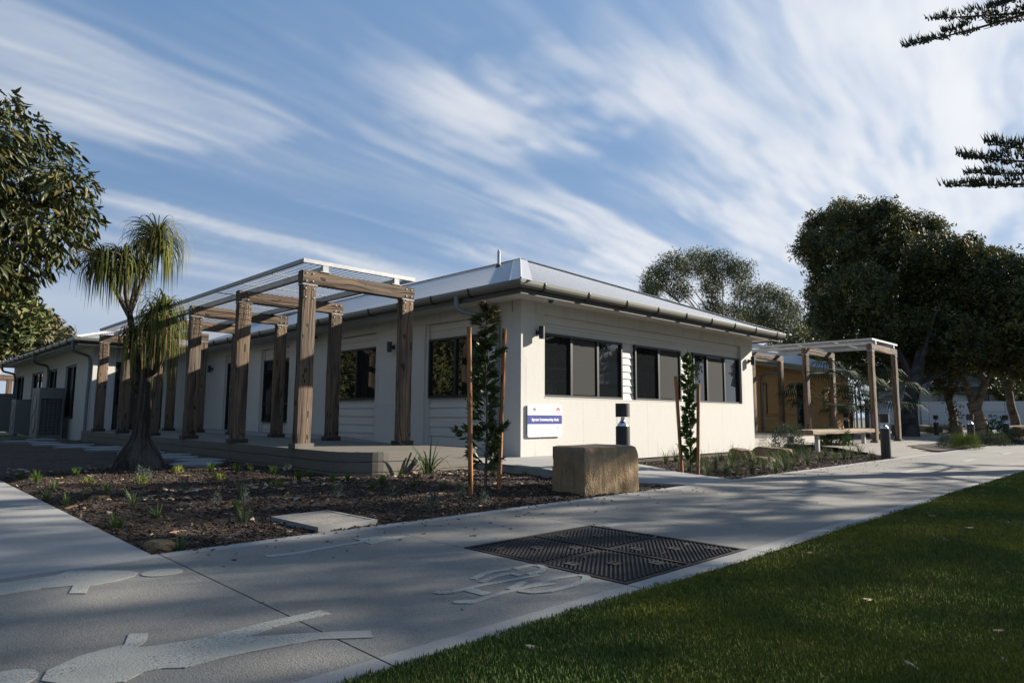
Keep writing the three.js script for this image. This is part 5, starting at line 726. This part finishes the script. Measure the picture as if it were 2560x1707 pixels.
{ // big dark fig at the right
  const R = rng(711), b = onY(2278, 1092, 0.1).multiplyScalar(1), t = thing('fig_tree', 'huge dark evergreen tree with a dense domed crown behind the short pergola', 'tree');
  const L = [[2065, 575, 62], [2130, 560, 70], [2200, 570, 75], [2280, 590, 70], [2030, 620, 45], [2090, 650, 70], [2170, 650, 85], [2260, 660, 90], [2350, 640, 80], [2420, 660, 70], [2075, 730, 65], [2150, 740, 90], [2240, 750, 95], [2340, 740, 100], [2440, 730, 95], [2520, 700, 80], [2080, 800, 50], [2060, 770, 40], [2150, 830, 80], [2240, 840, 95], [2350, 840, 105], [2450, 830, 105], [2540, 800, 100], [2180, 905, 60], [2270, 905, 65], [2370, 885, 62], [2470, 880, 60], [2560, 880, 90], [2620, 760, 120], [2640, 880, 120], [2100, 880, 42], [2420, 620, 40], [2480, 660, 50], [2210, 530, 30], [2110, 530, 35], [2330, 570, 30], [2200, 940, 36], [2160, 930, 36], [2300, 880, 70], [2400, 860, 80], [2720, 720, 110], [2740, 850, 120], [2820, 760, 110], [2850, 880, 110], [2700, 620, 80]];
  const cl = clumpsPx(L, 41, 7, R); const base = V(b.x, 0, b.z); limbs(t, base, cl, 0.38, mBarkDark, R, .36, .3, 9);
  for (const k of cl) { k.r[0] *= .82 + .3 * R(); k.r[1] *= .8 + .3 * R(); } crown(t, cl, cFig, mLeaf, 330, 1.0, [...dk, [.17, .15, .04]], R, 0.4);
}
{ // forked pale trunk tree in front, and its neighbours
  const R = rng(721), b = onY(2458, 1088, 0.08); const t = thing('forked_tree', 'pale forked trunk tree with sparse lit leaves before the white panel wall', 'tree'); const D = Math.hypot(b.x, b.z); const P = (px, py) => atD(px, py, D);
  part('trunk', tube([V(b.x, -0.1, b.z), P(2452, 1060), P(2440, 1025), P(2432, 1005)], 0.33, 10, 14, 0.8), mBarkMid, t); part('limb', tube([P(2442, 1030), P(2425, 985), P(2410, 950), P(2370, 930), P(2340, 910)], 0.19, 8, 16, 0.4), mBarkMid, t); part('limb', tube([P(2440, 1030), P(2455, 985), P(2465, 955), P(2450, 930), P(2475, 890)], 0.2, 8, 16, 0.4), mBarkMid, t); part('limb', tube([P(2464, 960), P(2478, 930), P(2480, 900)], 0.11, 7, 10, .5), mBarkMid, t);
  const cl = clumpsPx([[2400, 930, 34], [2430, 915, 38], [2350, 965, 26], [2470, 900, 40], [2510, 915, 34], [2370, 945, 24], [2540, 930, 30]], D, 3, R); crown(t, cl, cFig, mLeaf, 60, 1.2, [[.10, .12, .025], [.07, .09, .02], [.14, .13, .03], [.045, .055, .02]], R, 0.1);
}
{ const R = rng(731), b = onY(2386, 1085, 0.08), t = thing('shaggy_tree', 'small trunk wrapped in dark climbing leaves between two bollards', 'tree'); const D = Math.hypot(b.x, b.z), P = (x, y) => atD(x, y, D); part('trunk', tube([V(b.x, -.1, b.z), P(2384, 1040), P(2372, 1000), P(2360, 970)], 0.24, 8, 12, .5), mBark, t); for (const [x, y] of [[2350, 945], [2395, 955], [2375, 940]]) part('limb', tube([P(2376, 1010), P((x + 2374) / 2, (y + 1000) / 2), P(x, y)], 0.10, 6, 8, .4), mBark, t); crown(t, clumpsPx([[2388, 1030, 16], [2390, 1060, 16], [2384, 1075, 15], [2376, 1005, 14], [2350, 960, 28], [2385, 965, 22]], D, 1, R), cFar, mLeafFar, 90, .8, dk, R, 0.2); }
{ const R = rng(741), b = onY(2540, 1072, 0.1), t = thing('slim_tree', 'slim dark bent trunk tree standing before the white wall panels', 'tree'); const D = 48, P = (x, y) => atD(x, y, D); part('trunk', tube([P(2544, 1080), P(2538, 1045), P(2530, 1020), P(2524, 980), P(2518, 940), P(2510, 900)], 0.26, 8, 18, .5), mBark, t); crown(t, clumpsPx([[2540, 940, 36], [2505, 920, 36], [2560, 960, 30], [2520, 960, 26]], D, 3, R), cFig, mLeafFar, 70, 1.3, dk, R, .2); }
{ // open crowned gum behind the roof
  const R = rng(751), D = 56, t = thing('gum_tree', 'open crowned eucalypt with pale branches rising behind the front roof', 'tree');
  const L = [[1640, 700, 38], [1680, 670, 42], [1740, 660, 46], [1800, 665, 44], [1850, 680, 36], [1625, 730, 26], [1700, 725, 30], [1780, 720, 30], [1860, 730, 30], [1910, 735, 32], [1950, 745, 28], [1975, 770, 28], [1890, 780, 36], [1830, 790, 40], [1780, 770, 30], [1930, 800, 38], [1985, 800, 26], [1870, 825, 40], [1940, 835, 40], [2000, 830, 22]];
  const cl = clumpsPx(L, D, 6, R), base = atD(1830, 1060, D); base.y = 0; const F = atD(1830, 880, D), f2 = atD(1800, 820, D);
  part('trunk', tube([base, F, f2], 0.4, 8, 12, .6), mBarkPale, t); for (const k of cl) part('limb', tube([F.clone().lerp(f2, .7 * R()), F.clone().lerp(k.c, .5).add(V((R() - .5), .6, 0)), k.c.clone().add(V(0, k.r[1] * .4, 0))], 0.085, 5, 10, .2), mBarkPale, t); for (let i = 0; i < 60; i++) { const k = cl[Math.floor(R() * cl.length)], q = k.c.clone().add(V((R() - .5) * 2 * k.r[0], k.r[1] * (.3 + .6 * R()), (R() - .5) * 2 * k.r[0])); part('branch', tube([k.c.clone().lerp(F, .35), k.c.clone().lerp(q, .5), q], 0.045, 4, 6, .4), mBarkPale, t); }
  crown(t, cl, cGum, mLeafFar, 230, 1.25, gum, R, 0.4);
}
const far = (name, label, list, D, base, per, size, cols, seed, bark, r0) => { const R = rng(seed), t = thing(name, label, 'tree', [0, 0, 0], 0, trees), cl = clumpsPx(list, D, D * .1, R), b = atD(base[0], base[1], D); b.y = 0; limbs(t, b, cl, r0, bark, R, .4); crown(t, cl, cFar, mLeafFar, per, size, cols, R, .35); };
far('background_tree', 'dark conifer like tree seen between gum and huge dark tree', [[2035, 800, 20], [2050, 830, 24], [2015, 835, 22], [2060, 860, 24], [2030, 870, 26]], 62, [2040, 1050], 220, 1.5, [[.04, .05, .03], [.06, .065, .035]], 761, mBark, .25);
far('background_tree', 'sunlit yellow green tree low behind the yellow building roof', [[2070, 880, 34], [2030, 880, 30], [2105, 890, 34], [2130, 870, 30], [1990, 870, 30]], 50, [2070, 1050], 220, 1.5, gum, 762, mBark, .25);
far('background_tree', 'leafy sunlit tree just under the broad olive leaves beyond the wing', [[10, 740, 50], [40, 730, 35], [20, 790, 60], [5, 840, 60], [60, 800, 45], [-60, 780, 90]], 44, [-30, 1050], 220, 1.4, lft, 763, mBarkPale, .3);
far('background_tree', 'brownish green gum with pale stems beyond the wing roof', [[75, 800, 42], [110, 820, 38], [140, 850, 34], [70, 860, 46], [155, 880, 26], [115, 880, 36]], 60, [80, 1050], 200, 1.7, [[.12, .11, .04], [.09, .085, .035], [.15, .12, .05]], 764, mBarkPale, .3);
far('background_tree', 'low dark green tree peeping over the wing gutter', [[175, 872, 22], [150, 885, 24], [195, 880, 18], [125, 890, 20]], 66, [170, 1050], 200, 1.7, lft, 765, mBark, .3);
far('background_tree', 'dark tree mass beyond the dark houses', [[2560, 960, 60], [2600, 900, 90], [2520, 985, 20], [2480, 965, 18]], 66, [2600, 1050], 160, 1.6, dk, 766, mBark, .3);

// shade trees out of frame on the left: they shade the side wall and show in its windows
[[-6.5, -18.5, 3.6, 'shade tree beside the side footpath reflected in the shaded windows'], [-4.8, -28, 3.8, 'far shade tree beside the side footpath facing the wing'], [-7, -6, 3.6, 'shade tree beside the footpath near the path crossing'], [-3.2, -34, 3.4, 'shade tree beyond the end of the side footpath'], [-8, -40, 4.2, 'tall shade tree far beyond the side footpath']].forEach(([x, z, r, lb], i) => { const R = rng(771 + i), t = thing('shade_tree', lb, 'tree'); const cl = []; for (let k = 0; k < 18; k++) { const a = R() * 6.283, u = R(); cl.push({ c: V(x + Math.cos(a) * r * .62 * u, 2.6 + 4.6 * R(), z + Math.sin(a) * r * .62 * u), r: [1.4, 1.25, 1.4] }); } limbs(t, V(x, 0, z), cl, .24, mBark, R, .4); crown(t, cl, cFar, mLeafFar, 120, 1.1, lft, R, .3); });

{ const R = rng(781), t = thing('hedge', 'long leafy hedge beyond the side footpath facing the shaded wall', 'hedge'), cl = []; for (let z = -3; z > -58; z -= 1.3) { const x = -11 - R() * 1.5 + sst(-40, -56, z) * 9; cl.push({ c: V(x, 1.1 + R() * .5, z), r: [1.2, 1.4, 1.1] }); } crown(t, cl, cFar, mLeafFar, 90, 1.2, lft, R, .3); for (const k of cl.filter((_, i) => i % 3 === 0)) part('stem', tube([V(k.c.x, -.1, k.c.z), V(k.c.x + .1, .7, k.c.z), V(k.c.x, 1.6, k.c.z + .1)], .06, 6, 8, .5), mBark, t); }
// ---------------------------------------------------------------- Norfolk pines on the lawn
const cordG = (() => { const g = new THREE.ConeGeometry(0.017, 0.3, 5, 1); g.translate(0, 0.15, 0); return g; })();
function pine(x, z, h, label, seed, heroTips = [], lean = 4.3, clear = 2.6) {
  const R = rng(seed), t = thing('norfolk_pine', label, 'pine tree', [x, 0, z], 0, undefined); part('trunk', tube([[0, -.2, 0], [.05, h * .4, 0], [0, h, .03]], 0.34, 12, 24, .12), mBark, t); const it = [], upv = V(0, 1, 0);
  const branch = (y, tip, n, sc, sag = .05) => { const b0 = V(0, y, 0), l = tip.clone().sub(b0), mid = b0.clone().lerp(tip, .55).add(V(0, -sag * l.length(), 0)); const c = new THREE.CatmullRomCurve3([b0, mid, tip.clone().add(V(0, 0, 0))]); part('branch', tube([b0, mid, tip], 0.045, 5, 12, .22), mBark, t); const dir = l.clone().setY(0).normalize(), side = V(-dir.z, 0, dir.x);
    const K = Math.round(n / 7.5); for (let i = 0; i < K; i++) { const u = .2 + .8 * Math.pow((i + R()) / K, .85), p0 = c.getPointAt(Math.min(1, u)); const w = (1.06 - u) * 1.1 * sc * (R() < .5 ? -1 : 1) * Math.pow(R(), .8); p0.addScaledVector(side, w).addScaledVector(dir, Math.abs(w) * .5); p0.y += Math.abs(w) * .1 + (R() - .3) * .06; const m = 8 + Math.floor(R() * 8), ts = .7 + .6 * R();
      for (let j = 0; j < m; j++) { const p = p0.clone().addScaledVector(dir, (R() - .5) * .22 * ts).addScaledVector(side, (R() - .5) * .16); const d = V(0, .7 + .5 * R(), 0).addScaledVector(dir, -.15 + .75 * R()).addScaledVector(side, (R() - .5) * .9 + Math.sign(w) * .15).normalize(); const q = new THREE.Quaternion().setFromUnitVectors(upv, d), v = .6 + .7 * R(); it.push({ p, q, s: [.9, (.42 + .55 * R()) * ts * sc, .9], c: [.030 * v, .046 * v, .020 * v] }); } }
    for (let k = 0; k < 9; k++) { const u = .3 + .65 * k / 9, p = c.getPointAt(u), s = k % 2 ? 1 : -1, w = (1.02 - u) * 1.15 * sc; part('branchlet', tube([p, p.clone().addScaledVector(side, s * w * .6).addScaledVector(dir, w * .3), p.clone().addScaledVector(side, s * w).addScaledVector(dir, w * .5).add(V(0, w * .12, 0))], 0.012, 4, 4, .5), mBark, t); } };
  for (let y = clear; y < h - .5; y += 1.0) { const m = 6, a0 = R() * 6.283, l = lean * Math.pow(1 - (y - clear) / (h - clear + 1), .75) + .4; for (let k = 0; k < m; k++) { const a = a0 + k / m * 6.283 + (R() - .5) * .3, ll = l * (.8 + .35 * R()); const tip = V(Math.cos(a) * ll, y + ll * (.12 + .1 * R()), Math.sin(a) * ll); const X = x + tip.x, Z = z + tip.z, az = Math.atan2(X, -Z) * 180 / Math.PI, el = Math.atan2(tip.y - .9, Math.hypot(X, Z)) * 180 / Math.PI; if (az < 85.5 && el < 31) continue; branch(y, tip, Math.round(60 + 34 * ll), .95); } }
  for (const [px, py, D, ay, n, sc] of heroTips) { const p = atD(px, py, D); branch(atD(2855, ay, 17.6).y, V(p.x - x, p.y, p.z - z), n, sc, 0.015); }
  scatter('foliage', cordG, mLeafFar, it, t); return t;
}
pine(17.6, -0.5, 19, 'norfolk pine on the lawn whose branches reach in over the path', 801, [[2263, 116, 15.4, -60, 330, .62], [2328, 46, 15.6, -20, 240, .55], [2364, 466, 15.2, 430, 300, .6], [2404, 392, 15.4, 400, 330, .65], [2425, 432, 15.5, 415, 240, .6], [2480, 20, 15.9, -130, 240, .7], [2470, 360, 15.8, 380, 260, .75]]);
pine(23.5, 6.3, 20, 'norfolk pine on the lawn further from the path than the first', 802, [], 4.6); pine(13.5, 5.2, 17, 'norfolk pine nearest the open middle of the lawn', 803, [], 4.4, 3.2);
pine(6.5, 9.5, 18, 'norfolk pine standing alone on the open lawn away from the path', 804, [], 4.4, 3.0);

// ================================================================= FAR RIGHT: WHITE PANEL WALL AND HOUSES, ACROSS THE LAWN
{
  const t = thing('panel_wall', 'long low white panel wall with irregular joints beyond the trees', 'wall'); const A = atD(2170, 1078, 62), B = atD(2760, 1078, 62); const L = 34, R = rng(901); const Z0 = A.z, n = 15; const d = V(B.x - A.x, 0, B.z - A.z).normalize(); const ang = Math.atan2(-d.z, d.x); const g = new THREE.Group(); t.position.set(A.x, 0, A.z); t.rotation.y = ang; const mP = std({ color: lin(0.52, 0.52, 0.53), roughness: .8 });
  let u = 0; while (u < L) { const w = 1.5 + R() * 1.9; const sp = R(); const parts = sp < .4 ? [[0, 2.3]] : sp < .7 ? [[0, .75], [.75, 2.3]] : [[0, 1.5], [1.5, 2.3]]; for (const [a, b] of parts) part('panel', bx(w - .03, b - a - .03, .1, u + w / 2, (a + b) / 2 - .1, (R() - .5) * .01), mP, t); u += w; }
}
function house(px, D, w, h, dpt, rise, label, seed, turn) {
  const b = atD(px, 1060, D), t = thing('house', label, 'house', [b.x, 0, b.z], turn); const mW = std({ color: lin(.12, .13, .15), roughness: .8 }), mR = std({ color: lin(.22, .23, .25), roughness: .55 });
  part('wall', bx(w, h, dpt, 0, h / 2, 0), mW, t); const s = new THREE.Shape([new THREE.Vector2(-dpt / 2 - .5, h), new THREE.Vector2(0, h + rise), new THREE.Vector2(dpt / 2 + .5, h), new THREE.Vector2(dpt / 2 + .5, h + .12), new THREE.Vector2(0, h + rise + .15), new THREE.Vector2(-dpt / 2 - .5, h + .12)]); const g = new THREE.ExtrudeGeometry(s, { depth: w + 1, bevelEnabled: false }); g.translate(0, 0, -w / 2 - .5); g.rotateY(Math.PI / 2); part('roof', g, mR, t); const gs = new THREE.Shape([new THREE.Vector2(-dpt / 2, h), new THREE.Vector2(0, h + rise), new THREE.Vector2(dpt / 2, h)]); const gg = new THREE.ExtrudeGeometry(gs, { depth: w - .1, bevelEnabled: false }); gg.translate(0, 0, -w / 2 + .05); gg.rotateY(Math.PI / 2); part('gable', gg, mW, t);
  for (let i = 0; i < 3; i++) { const u = -w / 2 + w * (i + .5) / 3; const f = part('window', bx(w * .2, 1.4, .1, u, h - 1.3, dpt / 2 + .02), mFrame, t); part('pane', bx(w * .2 - .12, 1.28, .02, u, h - 1.3, dpt / 2 + .075), mPane, f); const f2 = part('window', bx(.1, 1.4, w * .2, -w / 2 - .02, h - 1.3, (i - 1) * dpt * .3), mFrame, t); part('pane', bx(.02, 1.28, w * .2 - .12, -w / 2 - .075, h - 1.3, (i - 1) * dpt * .3), mPane, f2); }
}
const mPane = new THREE.MeshPhysicalMaterial({ color: lin(.20, .23, .22), roughness: .1, ior: 1.8 });
house(2330, 76, 12, 4.0, 9, 2.4, 'dark blue house with pale windows above the white wall', 1, 0.2); house(2480, 74, 9, 3.6, 8, 2.2, 'dark house with grey gable roof behind the forked trunk', 2, -1.2); house(2640, 80, 12, 3.8, 9, 2.4, 'dark house with grey roof behind the slim trunk', 3, 0.4);
{ const p = atD(2305, 1075, 58); const t = thing('light_pole', 'thin grey pole standing before the white panel wall', 'pole', [p.x, 0, p.z]); part('shaft', cyl(.07, .05, 5.2, 0, 0, 0, 10), mPipe, t); part('base_plate', bx(.3, .03, .3, 0, .015, 0), mPipe, t); }
// across the lawn, seen in the front windows
[[58, 30, 'house across the lawn reflected in the front windows', 0.3], [74, 12, 'house down the lawn reflected in the front windows', 1.2]].forEach(([x, z, lb, a]) => { const t = thing('house', lb, 'house', [x, 0, z], a); part('wall', bx(14, 4.2, 10, 0, 2.1, 0), std({ color: lin(.35, .33, .3) }), t); const s = new THREE.Shape([new THREE.Vector2(-5.6, 4.2), new THREE.Vector2(0, 7), new THREE.Vector2(5.6, 4.2)]); const g = new THREE.ExtrudeGeometry(s, { depth: 15, bevelEnabled: false }); g.translate(0, 0, -7.5); g.rotateY(Math.PI / 2); part('roof', g, std({ color: lin(.1, .1, .11) }), t); for (let i = 0; i < 4; i++) part('window', bx(1.6, 1.4, .06, -5 + i * 3.3, 2.2, -5.04), mGlass, t); });
[[46, 12, 7.5], [56, 18, 8.5], [40, 17, 7], [66, 30, 9], [84, 22, 9], [50, 40, 9], [30, 34, 8], [10, 36, 9], [-14, 26, 9]].forEach(([x, z, h], i) => { const R = rng(950 + i), t = thing('lawn_edge_tree', 'leafy tree at the far edge of the lawn', 'tree', [0, 0, 0], 0, 'trees along the far edge of the lawn'), cl = []; for (let k = 0; k < 10; k++) { const a = R() * 6.283, u = R() * h * .35; cl.push({ c: V(x + Math.cos(a) * u, h * .45 + h * .5 * R(), z + Math.sin(a) * u), r: [h * .2, h * .17, h * .2] }); } limbs(t, V(x, 0, z), cl, .28, mBark, R, .4); crown(t, cl, cFar, mLeafFar, 110, 1.5, lft, R, .3); });

sh(scene);
renderer.render(scene, camera);
